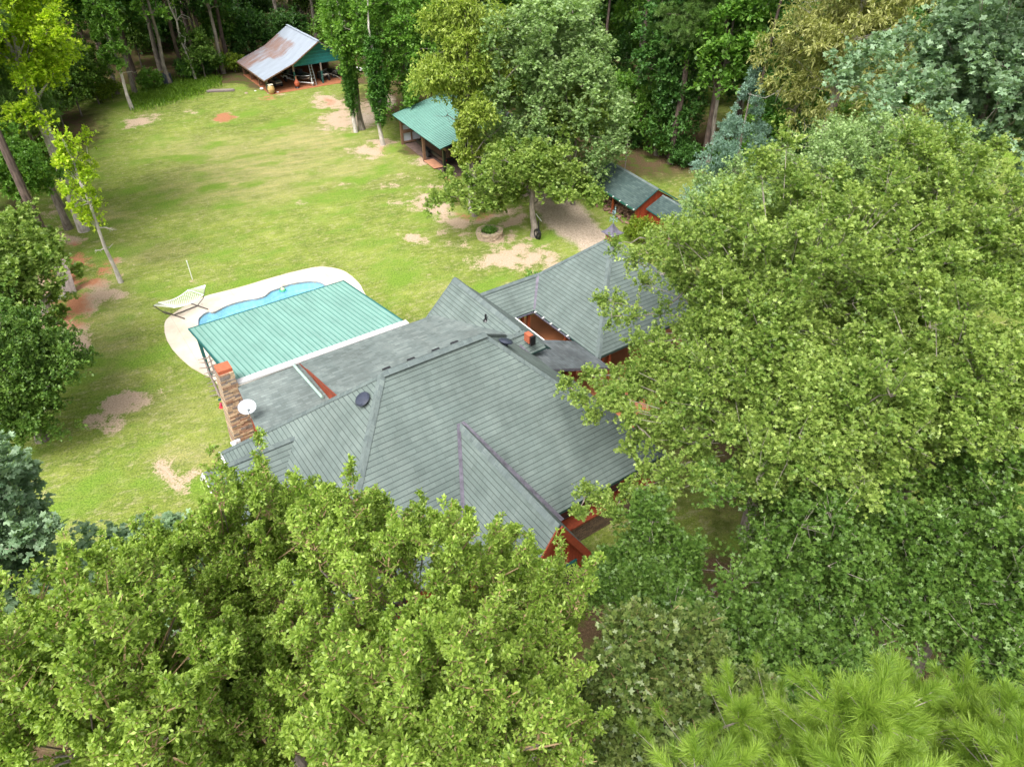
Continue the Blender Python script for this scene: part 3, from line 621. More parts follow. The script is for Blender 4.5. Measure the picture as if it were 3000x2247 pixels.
    mb = MB(); slab(mb, [(a, c0, E), (b, c0, E), P]); slab(mb, [(b, c0, E), (b, d0, E), P]); slab(mb, [(b, d0, E), (a, d0, E), P]); slab(mb, [(a, d0, E), (a, c0, E), P])
    g = part('garage_roof', mb, SM, h); c = MB()
    for q in ((a, c0, E), (b, c0, E), (b, d0, E), (a, d0, E)): cap(c, P, q)
    part('ridge_cap', c, M['cap'], g)
    part('gutter', MB().beam((12.83, 7.3, 2.72), (12.83, 3.9, 2.72), .07, .07), M['copper'], g)
    for k in range(5): part('gutter_bracket', MB().box(12.76, 12.9, 4.1+k*.75, 4.16+k*.75, 2.78, 2.84), M['whitep'], g)
    part('gutter', MB().beam((11.55, 8.8, 2.76), (11.55, 3.7, 2.76), .07, .07), M['whitep'], h)
    part('garage_wall', MB().box(17.0, 20.6, 4.4, 9.3, 0, 3.3), M['red'], h)
    # courtyard and porch
    part('patio_floor', MB().box(10.95, 21.3, .2, 10.4, -.2, .1), M['orange'], h)
    part('patio_floor', MB().box(12.6, 21.0, -1.6, .18, -.2, .09), M['orange'], h)
    part('stone_parapet', MB().box(11.0, 12.9, 9.0, 9.4, .1, 1.1).box(12.3, 12.7, 6.9, 8.1, .1, .95), M['stoneb'], h)
    for (u, v) in ((11.25, 7.45), (12.2, 7.55), (12.62, 7.5), (12.9, 7.9), (11.5, 9.1), (11.95, 9.1), (12.5, 9.1), (13.1, 4.6), (13.1, 4.1), (13.1, 3.65), (13.5, 1.9), (14.0, 1.9), (17.2, 1.9), (20.8, 1.9), (12.6, .8), (9.4, -.5)):
        part('post', MB().box(u-.075, u+.075, v-.075, v+.075, .1, 2.75), M['redpost'], h)
    # walls under the main roof
    part('front_wall', MB().box(-5.2, 10.0, -5.2, 5.2, 0, 2.7), M['red'], h)
    part('stone_base', MB().box(4.25, 10.15, -5.75, -5.21, 0, 1.15).box(10.01, 10.15, -5.75, .9, 0, 1.15), M['stoneb'], h)
    part('sill_beam', MB().box(4.2, 10.2, -5.8, -5.22, 1.15, 1.25), M['redtrim'], h)
    for k in range(4):
        u = 4.75+k*1.35; f = part('window', MB().box(u, u+.95, -5.27, -5.19, 1.4, 2.5), M['teal'], h); part('pane', MB().box(u+.07, u+.88, -5.29, -5.26, 1.47, 2.43), M['glass'], f)
    # chimney
    ch = MB(); R = random.Random(5)
    z = -.1; uc, vc = -4.25, 8.95
    while z < 4.75:
        hh = R.uniform(.07, .13); f = z/4.8; w = .58-.24*f; l = .62-.22*f
        x = -w
        while x < w-.05:
            bw = R.uniform(.2, .5); x2 = min(w, x+bw); j = R.uniform(0, .05)
            ch.box(uc+x+.004+.05*f, uc+x2-.004+.05*f, vc-l-j, vc+l+R.uniform(0, .04), z, z+hh-.006, R.choice((0, 0, 1, 2))); x = x2
        z += hh
    ch_o = part('chimney', ch, [plain('tan_stone', (.46, .34, .22), .9, .3, 9, bmp=.5), plain('rusty_stone', (.31, .19, .12), .9, .35, 9, bmp=.5), plain('grey_stone', (.22, .185, .16), .9, .35, 9, bmp=.5)], h)
    part('chimney_cap', MB().box(uc-.33+.05, uc+.33+.05, vc-.34, vc+.34, 4.8, 5.02), M['clay'], ch_o)
    part('chimney_flue', MB().box(uc-.26, uc+.36, vc-.3, vc+.3, 4.72, 4.8), M['black'], ch_o)
    # roof fittings
    for (px, py, zf, ax) in ((1066, 1180, lambda u, v: 8.3+.948*u, (-.5, 0, .86)), (1481, 1012, lambda u, v: 8.3-.948*(u-4.8), (.35, .1, .93))):
        c = Vector(hitz(px, py, zf))+Vector((0, 0, .14)); o = MB().lathe([(.12, -.25), (.14, .02), (.31, .04), (.33, .08), (.27, .14), (.12, .17), (0, .175)], c, 22, axis=ax)
        part('attic_vent', o, M['dark'], h)
    c = Vector(hitz(1423, 938, lambda u, v: 5.6-.975*(8.62-u))); part('vent_pipe', MB().tube([c-Vector((0, 0, .3)), c+Vector((0, 0, .35))], .055, 10).lathe([(.16, -.02), (.09, .05)], c, 10), M['black'], h)
    c = Vector(hitz(1549, 985, lambda u, v: 5.6-.975*(u-8.62))); part('roof_box', MB().box(c.x-.13, c.x+.13, c.y-.2, c.y+.2, c.z-.3, c.z+.14), M['clay'], h); part('roof_box_hood', MB().box(c.x-.08, c.x+.2, c.y-.3, c.y-.2, c.z-.4, c.z+.1), M['black'], h)
    c = Vector(hl(724, 1194, 4.7)); ax = Vector((-.05, -.35, .9)).normalized()
    d = MB(); d.lathe([(0, -.05), (.15, -.04), (.28, -.01), (.385, .05), (.39, .062), (.28, .0), (.15, -.03), (0, -.04)], c, 28, axis=ax); dd = part('satellite_dish', d, M['dish'], h)
    part('mount', MB().tube([c-ax*.05, c+Vector((.12, .05, -.35)), (c.x+.15, c.y, 3.95)], .03, 8), M['steel'], dd)
    part('feed_arm', MB().tube([c+Vector((-.05, -.33, -.12)), c+Vector((-.05, -.5, .25))], .02, 6).box(c.x-.11, c.x+.01, c.y-.56, c.y-.46, c.z+.2, c.z+.3), M['steel'], dd)
    c = Vector(hl(684, 1296, 2.5)); part('flood_light', MB().lathe([(.03, -.1), (.06, 0), (.09, .1), (.07, .12)], c, 10, axis=(-.7, .2, -.3)).lathe([(.03, -.1), (.06, 0), (.09, .1), (.07, .12)], c+Vector((0, -.25, .05)), 10, axis=(-.7, -.4, -.3)).box(c.x, c.x+.3, c.y-.15, c.y, c.z-.1, c.z+.1), M['whitep'], h)
    # cupola with its weather vane
    x, y, z = P; h0_ = set(bpy.data.objects.keys())
    cu = part('cupola', MB().box(x-.42, x+.42, y-.42, y+.42, z-.45, z+.38), M['cedarbox'], h)
    ro = MB(); prof = [(.74, .36), (.72, .42), (.42, .62), (.2, .92), (.05, 1.22)]
    for k in range(len(prof)-1):
        (r0, z0), (r1, z1) = prof[k], prof[k+1]
        for i in range(4):
            s0 = [(-1, -1), (1, -1), (1, 1), (-1, 1)]; p, q = s0[i], s0[(i+1) % 4]
            ro.face([(x+p[0]*r0, y+p[1]*r0, z+z0), (x+q[0]*r0, y+q[1]*r0, z+z0), (x+q[0]*r1, y+q[1]*r1, z+z1), (x+p[0]*r1, y+p[1]*r1, z+z1)])
    ro.face([(x-.74, y+.74, z+.36), (x+.74, y+.74, z+.36), (x+.74, y-.74, z+.36), (x-.74, y-.74, z+.36)])
    part('cupola_roof', ro, M['copper'], cu)
    v = MB().tube([(x, y, z+1.2), (x, y, z+2.35)], .025, 8).lathe([(0, -.09), (.08, 0), (0, .09)], (x, y, z+1.4), 10).lathe([(0, -.07), (.06, 0), (0, .07)], (x, y, z+1.85), 10)
    v.tube([(x-.42, y, z+1.62), (x+.42, y, z+1.62)], .02, 6).tube([(x, y-.42, z+1.62), (x, y+.42, z+1.62)], .02, 6)
    for q in ((-.42, 0), (.42, 0), (0, -.42), (0, .42)): v.box(x+q[0]-.05, x+q[0]+.05, y+q[1]-.015, y+q[1]+.015, z+1.55, z+1.7)
    v.tube([(x-.4, y-.2, z+2.05), (x+.45, y+.22, z+2.05)], .018, 6)
    # rooster : body, neck, tail arc
    def rr(a, zz): return (x+a*.89, y+a*.45, z+zz)
    v.tube([rr(-.16, 2.25), rr(0, 2.2), rr(.14, 2.28), rr(.22, 2.5), rr(.24, 2.62)], [.05, .11, .12, .07, .05], 8)
    v.tube([rr(-.14, 2.28), rr(-.22, 2.5), rr(-.36, 2.62), rr(-.5, 2.5), rr(-.5, 2.3)], [.07, .07, .05, .03, .01], 6); v.tube([rr(.24, 2.6), rr(.34, 2.58)], [.03, .005], 5); v.box(x+.15, x+.25, y+.09, y+.11, z+2.64, z+2.74)
    part('weather_vane', v, M['verd'], cu)
    for o in bpy.data.objects:
        if o.name not in h0_ and o.type == 'MESH':
            for vv in o.data.vertices: vv.co = Vector(P)+(vv.co-Vector(P))*.62
    return h
house()
ground()
print('house ok')

# ------------------------------------------------------------------ pool, deck, pavilion
def smooth(pts, n=6, closed=True):
    out = []; m = len(pts)
    for k in range(m):
        p0, p1, p2, p3 = [np.array(pts[(k+j-1) % m], float) for j in range(4)]
        for i in range(n):
            t = i/n; out.append(.5*((2*p1)+(-p0+p2)*t+(2*p0-5*p1+4*p2-p3)*t*t+(-p0+3*p1-3*p2+p3)*t**3))
    return out
def zz(x, y, s=2.761, ox=450, oy=700): return (ox+x/s, oy+y/s)
poolpx = [zz(*p) for p in [(365, 672), (400, 622), (445, 598), (492, 600), (560, 565), (640, 532), (740, 506), (840, 490), (900, 470), (950, 432), (1030, 402), (1100, 376), (1200, 358), (1290, 352), (1350, 362), (1390, 385)]]
pool = [hl(*p, 0)[:2] for p in poolpx]
vmid = min(p[1] for p in pool)
pool += [(5.75, 20.3), (5.2, 18.9), (3.4, 18.4), (1.2, 18.7), (-1.0, 18.4), (-2.6, 19.0), (-3.15, 20.6)]
pool_s = smooth(pool, 5)
deckpx = [zz(*p) for p in [(88, 715), (95, 670), (140, 620), (230, 560), (400, 472), (570, 425), (750, 377), (970, 312), (1200, 252), (1340, 228), (1450, 236), (1540, 262), (1620, 318), (1672, 372), (1692, 415)]]
deck = [hl(*p, .06)[:2] for p in deckpx]
low = [hl(*zz(*p), .06)[:2] for p in [(90, 760), (108, 820), (150, 890), (215, 962), (300, 1035), (400, 1092), (470, 1112), (520, 1180), (548, 1235), (600, 1310)]][::-1]
deck_s = smooth([deck[0]]+deck+[deck[-1]], 4)[4:-8] + [(7.0, 17.0), (6.6, 14.0), (6.4, 8.2), (-3.6, 7.8)] + low
def HW(mb):   # house frame -> world
    return mb.xf(lambda x, y, z: (HO[0]+E1[0]*x+E2[0]*y, HO[1]+E1[1]*x+E2[1]*y, z))
def decks():
    import bmesh
    bm = bmesh.new()
    def loop(pts, z): 
        vs = [bm.verts.new((HO[0]+E1[0]*p[0]+E2[0]*p[1], HO[1]+E1[1]*p[0]+E2[1]*p[1], z)) for p in pts]
        return vs, [bm.edges.new((vs[k], vs[(k+1) % len(vs)])) for k in range(len(vs))]
    v1, e1_ = loop(deck_s, .08); v2, e2_ = loop(pool_s, .08)
    bmesh.ops.triangle_fill(bm, use_beauty=True, use_dissolve=False, edges=e1_+e2_)
    for vs, zz_ in ((v1, -.2), (v2, -.1)):
        lo = [bm.verts.new((v.co.x, v.co.y, zz_)) for v in vs]
        for k in range(len(vs)):
            j = (k+1) % len(vs); bm.faces.new((vs[k], vs[j], lo[j], lo[k]))
    bmesh.ops.recalc_face_normals(bm, faces=bm.faces)
    me = bpy.data.meshes.new('pool_deck'); bm.to_mesh(me); bm.free()
    m, t, p = mat('cream_concrete'); g = N(t, 'ShaderNodeTexCoord').outputs['Object']
    rot = N(t, 'ShaderNodeVectorRotate', rotation_type='Z_AXIS'); t.links.new(g, rot.inputs['Vector']); rot.inputs['Angle'].default_value = -HRZ
    sx = N(t, 'ShaderNodeSeparateXYZ'); t.links.new(rot.outputs[0], sx.inputs[0])
    fr = math_(t, 'FRACT', math_(t, 'DIVIDE', sx.outputs[0], 2.1)); ln = math_(t, 'LESS_THAN', fr, .008)
    n1 = noise(t, g, .5, 5, .6); n2 = noise(t, g, 7, 4, .6)
    col = ramp(t, n1, [(.3, (.52, .42, .32)), (.65, (.66, .59, .49))]); col = mixc(t, 1, col, ramp(t, n2, [(.3, (.93,)*3), (.7, (1.04,)*3)]), 'MULTIPLY')
    col = mixc(t, math_(t, 'MULTIPLY', ln, .7), col, (.3, .25, .2)); t.links.new(col, p.inputs['Base Color']); p.inputs['Roughness'].default_value = .8
    me.materials.append(m); o = bpy.data.objects.new('pool_deck', me); COL.objects.link(o); tag(o, kind='structure')
    # basin with rim and water
    pt = thing('swimming_pool', tuple(HO), 'curving light blue swimming pool half hidden under the green metal roof', 'pool', rz=HRZ)
    n = len(pool_s); ce = np.mean(np.array(pool_s), 0); mb = MB()
    inn = [tuple(ce+(np.array(p)-ce)*.93) for p in pool_s]
    for k in range(n):
        j = (k+1) % n; a, b, c, d = pool_s[k], pool_s[j], inn[j], inn[k]
        mb.face([(*a, .05), (*b, .05), (*b, -.5), (*a, -.5)][::-1], 0); mb.face([(*a, -.5), (*b, -.5), (*c, -.55), (*d, -.55)], 0); mb.face([(*d, -.55), (*c, -.55), (*c, -1.3), (*d, -1.3)], 0)
    mb.face([(*p, -1.3) for p in inn], 0)
    mm, t, p = mat('pale_blue_pool_shell'); g = N(t, 'ShaderNodeNewGeometry').outputs['Position']
    col = ramp(t, noise(t, g, 3.5, 5, .6), [(.35, (.30, .52, .66)), (.65, (.55, .72, .80))]); t.links.new(col, p.inputs['Base Color']); p.inputs['Roughness'].default_value = .5
    part('basin', mb, mm, pt)
    rim = MB(); out = [tuple(ce+(np.array(p)-ce)*1.012) for p in pool_s]
    for k in range(n):
        j = (k+1) % n; rim.face([(*pool_s[k], .095), (*pool_s[j], .095), (*out[j], .09), (*out[k], .09)])
        rim.face([(*pool_s[j], .095), (*pool_s[k], .095), (*pool_s[k], -.0), (*pool_s[j], -.0)])
    part('coping', rim, plain('grey_lavender_coping', (.45, .42, .44), .6, .1), pt)
    wm, t, p = mat('pool_water'); p.inputs['Roughness'].default_value = .06; p.inputs['Base Color'].default_value = (.30, .62, .80, 1); p.inputs['IOR'].default_value = 1.33
    g = N(t, 'ShaderNodeNewGeometry').outputs['Position']; nz = noise(t, scaled(t, g, (1, 1.4, 1)), 5, 4, .6); bump(t, nz, p, .35, .05)
    tr = N(t, 'ShaderNodeBsdfTransparent'); tr.inputs[0].default_value = (.72, .93, .98, 1)
    mx = N(t, 'ShaderNodeMixShader'); mx.inputs[0].default_value = .35; t.links.new(tr.outputs[0], mx.inputs[1]); t.links.new(p.outputs[0], mx.inputs[2]); t.links.new(mx.outputs[0], t.nodes['Material Output'].inputs[0])
    part('water', MB().face([(*p, -.03) for p in pool_s]), wm, pt)
decks()
def pavilion():
    t = thing('pool_pavilion', tuple(HO), 'open pavilion with a sloping green ribbed metal roof over the pool edge', 'pavilion', rz=HRZ)
    z0, z1 = 4.0, 2.9; A = (-3.86, 9.02, z0); B = (5.25, 9.02, z0); C_ = (5.1, 16.72, z1); D = (-4.2, 16.72, z1)
    mb = MB(); slab(mb, [A, B, C_, D], .05, 0, 1); r = part('metal_roof', mb, [M['metalgreen'], M['teal']], t)
    rb = MB(); n = 34
    for k in range(n+1):
        f = k/n; a = Vector(A).lerp(Vector(B), f)+Vector((0, 0, .012)); b = Vector(D).lerp(Vector(C_), f)+Vector((0, 0, .012)); rb.beam(a, b, .036, .035)
    part('roof_ribs', rb, M['ribgreen'], r)
    part('trim', MB().beam((A[0]-.03, 9.0, z0), (D[0]-.03, 16.75, z1), .05, .12).beam((B[0]+.03, 9.0, z0), (C_[0]+.03, 16.75, z1), .05, .12).beam((D[0], 16.75, z1-.02), (C_[0], 16.75, z1-.02), .05, .1), M['teal'], r)
    part('rafter', MB().beam((-3.9, 9.3, 3.8), (-4.1, 16.4, 2.75), .09, .22), M['teal'], t)
    part('rafter', MB().beam((5.1, 9.3, 3.8), (5.0, 16.4, 2.75), .09, .22), M['teal'], t)
    part('beam', MB().beam((-4.0, 15.9, 2.72), (5.0, 15.9, 2.72), .12, .24), M['teal'], t)
    for (u, v) in ((-3.85, 12.2), (-3.8, 9.75), (-4.0, 15.9), (.5, 15.9), (4.95, 15.9), (4.95, 12.4), (4.95, 9.6)):
        zt = z0-(v-9)/7.7*1.1-.12; part('post', MB().box(u-.08, u+.08, v-.08, v+.08, .08, zt), M['teal'], t)
    part('brace', MB().beam((-3.85, 12.2, 1.6), (-3.85, 11.3, 3.4), .07, .1), M['teal'], t)
    part('brace', MB().beam((-3.8, 9.75, 2.2), (-3.8, 10.6, 3.5), .07, .1), M['teal'], t)
    part('feeder_arm', MB().beam((-3.8, 9.75, 2.55), (-4.75, 9.75, 2.7), .07, .08).beam((-3.8, 9.75, 2.1), (-4.3, 9.75, 2.6), .05, .06), M['teal'], t)
    # hummingbird feeder hanging from the arm
    f = thing('bird_feeder', tuple(HO), 'red hanging bird feeder on the teal bracket beside the stone chimney', 'bird feeder', rz=HRZ)
    part('bottle', MB().lathe([(.03, .0), (.07, -.05), (.075, -.2), (.05, -.24)], (-4.7, 9.75, 2.5), 12).tube([(-4.7, 9.75, 2.68), (-4.7, 9.75, 2.5)], .008, 5), plain('pink_feeder', (.55, .05, .10), .3, .1), f)
    part('tray', MB().lathe([(.04, -.2), (.13, -.23), (.13, -.27), (.04, -.3)], (-4.7, 9.75, 2.48), 14), plain('red_feeder_tray', (.6, .04, .05), .4, .1), f)
    # driftwood rack
    R = random.Random(2); d = thing('driftwood_ladder', tuple(HO), 'twisted grey driftwood rack leaning under the edge of the green metal roof', 'driftwood', rz=HRZ)
    mb = MB()
    for off in (0, .28): mb.tube([(-4.15+off, 13.6, .1), (-4.2+off, 13.9, .9), (-4.25+off, 14.2, 1.8), (-4.2+off, 14.5, 2.3)], [.07, .06, .05, .03], 7)
    for k in range(9):
        z = .2+k*.25; y = 13.6+z*.38; mb.tube([(-4.45-R.uniform(0, .2), y+R.uniform(-.1, .1), z+R.uniform(0, .15)), (-4.1, y, z), (-3.75+R.uniform(-.1, .1), y+R.uniform(-.1, .1), z+R.uniform(-.1, .1))], [.02, .04, .02], 6)
    part('rungs', mb, M['greywood'], d)
pavilion()
def hammock():
    a = Vector(at(*zz(110, 590), .0)); b = Vector(at(*zz(380, 505), .0))
    o = Vector(at(*zz(225, 600), 0)); t = thing('hammock', (o.x, o.y, 0), 'white rope hammock on a dark metal stand at the rounded end of the pool deck', 'hammock')
    E = Vector(at(*zz(165, 615), .15)); Fp = Vector(at(*zz(355, 540), .15)); W1 = (Vector(at(*zz(255, 652), .15))-Vector(at(*zz(78, 590), .15)))
    W1n = W1.normalized(); d = (Fp-E).normalized()
    L = lambda p: Vector((p.x-o.x, p.y-o.y, p.z))
    st = MB(); st.tube([L(E), L(Fp)], .035, 8)
    for c in (E, Fp): st.tube([L(c-W1n*.95), L(c+W1n*.95)], .035, 8)
    A1 = E-d*1.0+Vector((0, 0, 1.15)); B1 = Fp+d*.9+Vector((0, 0, 1.2))
    st.tube([L(E), L(E-d*.5+Vector((0, 0, .35))), L(A1)], .03, 8); st.tube([L(Fp), L(Fp+d*.5+Vector((0, 0, .35))), L(B1)], .03, 8)
    part('stand', st, plain('dark_brown_metal', (.07, .055, .05), .5, .2), t)
    s1 = E-d*.25+Vector((0, 0, .85)); s2 = Fp+d*.15+Vector((0, 0, .95)); hw = .68; net = MB()
    def P(u, v):  # u along, v across
        c = s1.lerp(s2, u); return L(c+W1n*(v*hw)+Vector((0, 0, -.42*sin(pi*u)*(1-.25*v*v)+.12*v*v*sin(pi*u))))
    nu, nv = 16, 15
    for k in range(-nu, nu+nv):
        pts = []
        for s in range(9):
            v = -1+2*s/8; u = (k+s/8*7)/nu
            if 0 <= u <= 1: pts.append(P(u, v))
        if len(pts) > 1: net.tube(pts, .011, 4, cap=False)
        pts = []
        for s in range(9):
            v = 1-2*s/8; u = (k+s/8*7)/nu
            if 0 <= u <= 1: pts.append(P(u, v))
        if len(pts) > 1: net.tube(pts, .011, 4, cap=False)
    for v in (-1, 1): net.tube([P(u/12, v) for u in range(13)], .022, 5)
    for u, e in ((0, A1), (1, B1)):
        for k in range(nv): net.tube([P(u, -1+2*k/(nv-1)), L(e)], .008, 3, cap=False)
    part('net', net, M['rope'], t)
    for u in (0, 1): part('spreader_bar', MB().tube([P(u, -1.05), P(u, 1.05)], .025, 8), M['whitep'], t)
hammock()
c = at(*zz(1045, 420), -.0); sk = thing('pool_skimmer', (c[0], c[1], 0), 'green and white floating pool cleaner near the pool edge', 'pool cleaner')
part('float', MB().lathe([(0, .0), (.2, .0), (.24, .04), (.18, .09), (0, .1)], (0, 0, 0), 16), plain('green_float', (.02, .30, .16), .4, .1), sk)
part('top', MB().lathe([(.14, .09), (.13, .15), (.05, .2), (0, .2)], (.0, 0.03, 0), 14), plain('pale_yellow_plastic', (.62, .72, .35), .4, .1), sk)
part('handle', MB().tube([(-.02, .05, .18), (-.1, .55, .24)], .03, 6), M['steel'], sk)
a = at(*zz(315, 330), 0); po = thing('pole', (a[0], a[1], 0), 'slim white pole standing in the lawn behind the hammock', 'pole')
part('shaft', MB().tube([(0, 0, 0), (0, 0, 1.45)], .03, 8), M['whitep'], po); part('cap', MB().lathe([(.045, 1.45), (.045, 1.5), (0, 1.53)], (0, 0, 0), 8), M['whitep'], po)
print('pool ok')
# ------------------------------------------------------------------ outbuildings and yard things
def frame(name, o, ang, label, cat, group=None): return thing(name, (o[0], o[1], 0), label, cat, group, rz=ang)
def far_shed():
    t = frame('open_shed', at(788, 271, 0), radians(34), 'open shed with rusty corrugated metal roof and teal gable at the edge of the woods', 'shed')
    mb = MB(); ru = []
    pro = [(6.75, 5.0), (3.4, 3.02), (-.55, 1.6)]; R_ = random.Random(1)
    def P(y, s):
        L = [0, .48, 1.]; k = 0 if s < .48 else 1; f = (s-L[k])/(L[k+1]-L[k]); a, b = pro[k], pro[k+1]; return (a[0]+(b[0]-a[0])*f, y, a[1]+(b[1]-a[1])*f)
    ny, ns = 24, 20; y0, y1 = -.9, 9.7; rust = []
    for i in range(ny):
        for j in range(ns):
            ya, yb = y0+(y1-y0)*i/ny, y0+(y1-y0)*(i+1)/ny; sa, sb = j/ns, (j+1)/ns
            q = [P(yb, sa), P(yb, sb), P(ya, sb), P(ya, sa)]; mb.face(q, 0, [(y, s*8) for y, s in ((yb, sa), (yb, sb), (ya, sb), (ya, sa))])
            for y, s in ((yb, sa), (yb, sb), (ya, sb), (ya, sa)):
                r = .56*min(1, max(0, (y-1.4-1.9*(s > .62))/2.2))*min(1, max(0, (s-.12)/.12)); 
                if s > .62 and y < 5: r *= .55
                rust.append(r)
    o = part('metal_roof', mb, M['galv'], t); q = o.data.attributes.new('rust', 'FLOAT', 'POINT'); q.data.foreach_set('value', rust)
    rr = MB(); slab(rr, [(6.75, y0, 5.0), (6.75, y1, 5.0), (10.0, y1, 2.9), (10.0, y0, 2.9)], .04); o2 = part('metal_roof', rr, [M['galv'], M['galv']], t)
    q = o2.data.attributes.new('rust', 'FLOAT', 'POINT'); q.data.foreach_set('value', [.42]*len(o2.data.vertices))
    part('ridge_cap', MB().beam((6.75, y0, 5.05), (6.75, y1, 5.05), .3, .04), plain('galvanised_ridge', (.36, .41, .48), .5, .1), o)
    part('fascia', MB().beam((6.75, -.92, 4.93), (3.4, -.92, 2.95), .05, .12).beam((3.4, -.92, 2.95), (-.55, -.92, 1.53), .05, .12).beam((-.55, -.9, 1.5), (-.55, 9.6, 1.5), .08, .16), M['wood'], o)
    part('gable', MB().face([(3.5, 0, 2.35), (9.7, 0, 2.35), (9.7, 0, 3.0), (6.75, 0, 4.85), (3.5, 0, 3.0)][::1]).face([(3.5, .06, 2.35), (3.5, .06, 3.0), (6.75, .06, 4.85), (9.7, .06, 3.0), (9.7, .06, 2.35)]), M['tealboard'], t)
    tp = plain('shed_post_teal', (.02, .10, .09), .7, .3)
    for (x, y, h) in ((0, 0, 1.7), (3.45, 0, 2.95), (6.9, 0, 2.4), (9.6, 0, 2.9), (0, 3.2, 1.7), (0, 6.4, 1.7), (3.45, 4.5, 2.9), (3.45, 9.4, 2.9), (9.6, 4.8, 2.9), (0, 9.4, 1.7)):
        p = part('post', MB().box(x-.09, x+.09, y-.09, y+.09, 0, h*.62), tp if y == 0 else M['wood'], t); part('post_top', MB().box(x-.088, x+.088, y-.088, y+.088, h*.62, h), M['greywood'], p)
    part('back_wall', MB().box(3.2, 9.6, 9.3, 9.4, 0, 2.6), M['wood'], t); part('side_wall', MB().box(9.55, 9.62, 4.9, 9.2, 0, 2.6), M['wood'], t)
    part('low_panel', MB().box(-.04, .04, .1, .75, 0, 1.5), M['black'], t)
    part('clay_floor', MB().box(-.2, 9.9, -1.2, 9.3, -.1, .03), plain('orange_clay', (.34, .125, .055), .95, .2, 2), t)
    W = lambda x, y: (t.location.x+x*cos(radians(34))-y*sin(radians(34)), t.location.y+x*sin(radians(34))+y*cos(radians(34)))
    return W
SW = far_shed()
def wheel(t, c, r, w, ax, name='wheel'):
    o = part(name, MB().lathe([(r*.55, -w/2), (r*.95, -w/2), (r, -w*.3), (r, w*.3), (r*.95, w/2), (r*.55, w/2)], c, 18, axis=ax), M['rubber'], t)
    part('rim', MB().lathe([(0, -w*.4), (r*.55, -w*.42), (r*.55, w*.42), (0, w*.4)], c, 14, axis=ax), M['steel'], o)
def boat():
    x, y = SW(4.5, 2.3); t = frame('boat', (x, y), radians(34-75), 'dark bass boat on a white trailer under the shed roof', 'boat')
    h = MB(); st = [(-2.4, .85, .55, .95), (-1.2, .95, .5, .95), (.4, .95, .48, 1.0), (1.6, .7, .55, 1.08), (2.4, .32, .75, 1.15), (2.75, .03, .98, 1.2)]
    R_ = [[(x_, -w, zt), (x_, -w*.72, zb+.12), (x_, 0, zb), (x_, w*.72, zb+.12), (x_, w, zt)] for x_, w, zb, zt in st]
    for a, b in zip(R_[:-1], R_[1:]):
        for k in range(4): h.face([a[k], a[k+1], b[k+1], b[k]], 0 if k in (1, 2) else 1, None, True)
        h.face([(a[0][0], a[0][1], a[0][2]), (b[0][0], b[0][1], b[0][2]), (b[4][0], b[4][1], b[4][2]), (a[4][0], a[4][1], a[4][2])], 1)
    h.face(R_[0][::-1], 1); part('hull', h, [plain('silver_hull', (.42, .42, .40), .35, .1), plain('dark_hull', (.025, .03, .032), .25, .3)], t)
    part('gunwale', MB().tube([(s[0], -s[1], s[3]+.02) for s in st], .03, 6).tube([(s[0], s[1], s[3]+.02) for s in st], .03, 6), M['steel'], t)
    part('seat', MB().box(-.9, -.4, -.5, .5, 1.0, 1.4), M['dark'], t); part('console', MB().box(.1, .5, .1, .6, 1.0, 1.5), M['dark'], t)
    part('outboard_motor', MB().box(-2.8, -2.4, -.18, .18, .9, 1.45).box(-2.7, -2.5, -.07, .07, .2, .9), M['black'], t)
    tr = frame('boat_trailer', (x, y), radians(34-75), 'white boat trailer carrying the dark bass boat', 'trailer')
    part('frame', MB().beam((-2.4, -.75, .42), (1.6, -.75, .42), .08, .1).beam((-2.4, .75, .42), (1.6, .75, .42), .08, .1).beam((1.6, -.75, .42), (3.3, 0, .42), .08, .1).beam((1.6, .75, .42), (3.3, 0, .42), .08, .1).beam((-1, -.75, .42), (-1, .75, .42), .08, .1), M['whitep'], tr)
    for sg in (-1, 1):
        wheel(tr, (-1.1, sg*.98, .32), .32, .2, (0, 1, 0)); part('fender', MB().tube([(-1.55, sg*.98, .45), (-1.4, sg*.98, .72), (-.8, sg*.98, .72), (-.65, sg*.98, .45)], .09, 6), M['whitep'], tr)
    part('jack', MB().tube([(3.0, 0, .1), (3.0, 0, 1.0)], .04, 8), M['whitep'], tr)
boat()
def atv(x, y, rot, label):
    t = frame('quad_bike', (x, y), rot, label, 'quad bike')
    for a in (-.62, .62):
        for b in (-.48, .48): wheel(t, (a, b, .3), .3, .24, (0, 1, 0))
    part('body', MB().tube([(-.8, 0, .62), (-.3, 0, .7), (.3, 0, .68), (.85, 0, .6)], [.2, .26, .22, .16], 10), M['black'], t)
    for a in (-.62, .62):
        for b in (-.42, .42): part('fender', MB().tube([(a-.38, b, .5), (a-.2, b, .68), (a+.2, b, .68), (a+.38, b, .5)], .09, 7), plain('camo_grey', (.10, .10, .09), .5, .5, 8), t)
    part('seat', MB().tube([(-.5, 0, .86), (.1, 0, .84)], [.15, .13], 8), M['rubber'], t)
    part('handlebar', MB().tube([(.35, -.4, 1.08), (.4, -.15, 1.0), (.4, .15, 1.0), (.35, .4, 1.08)], .025, 6).tube([(.4, 0, 1.0), (.5, 0, .7)], .035, 6), M['black'], t)
    for a in (-.75, .75): part('rack', MB().box(a-.22, a+.22, -.38, .38, .78, .81), M['whitep'], t)
x, y = SW(7.6, 1.5); atv(x, y, radians(-60), 'quad bike with pale front rack between the ladder and the shed post')
x, y = SW(9.0, 2.2); atv(x, y, radians(-20), 'dark quad bike at the right end of the shed, partly behind leaves')
x, y = SW(1.6, 2.0); t = frame('riding_mower', (x, y), radians(-50), 'dark riding mower under the low end of the rusty roof', 'mower')
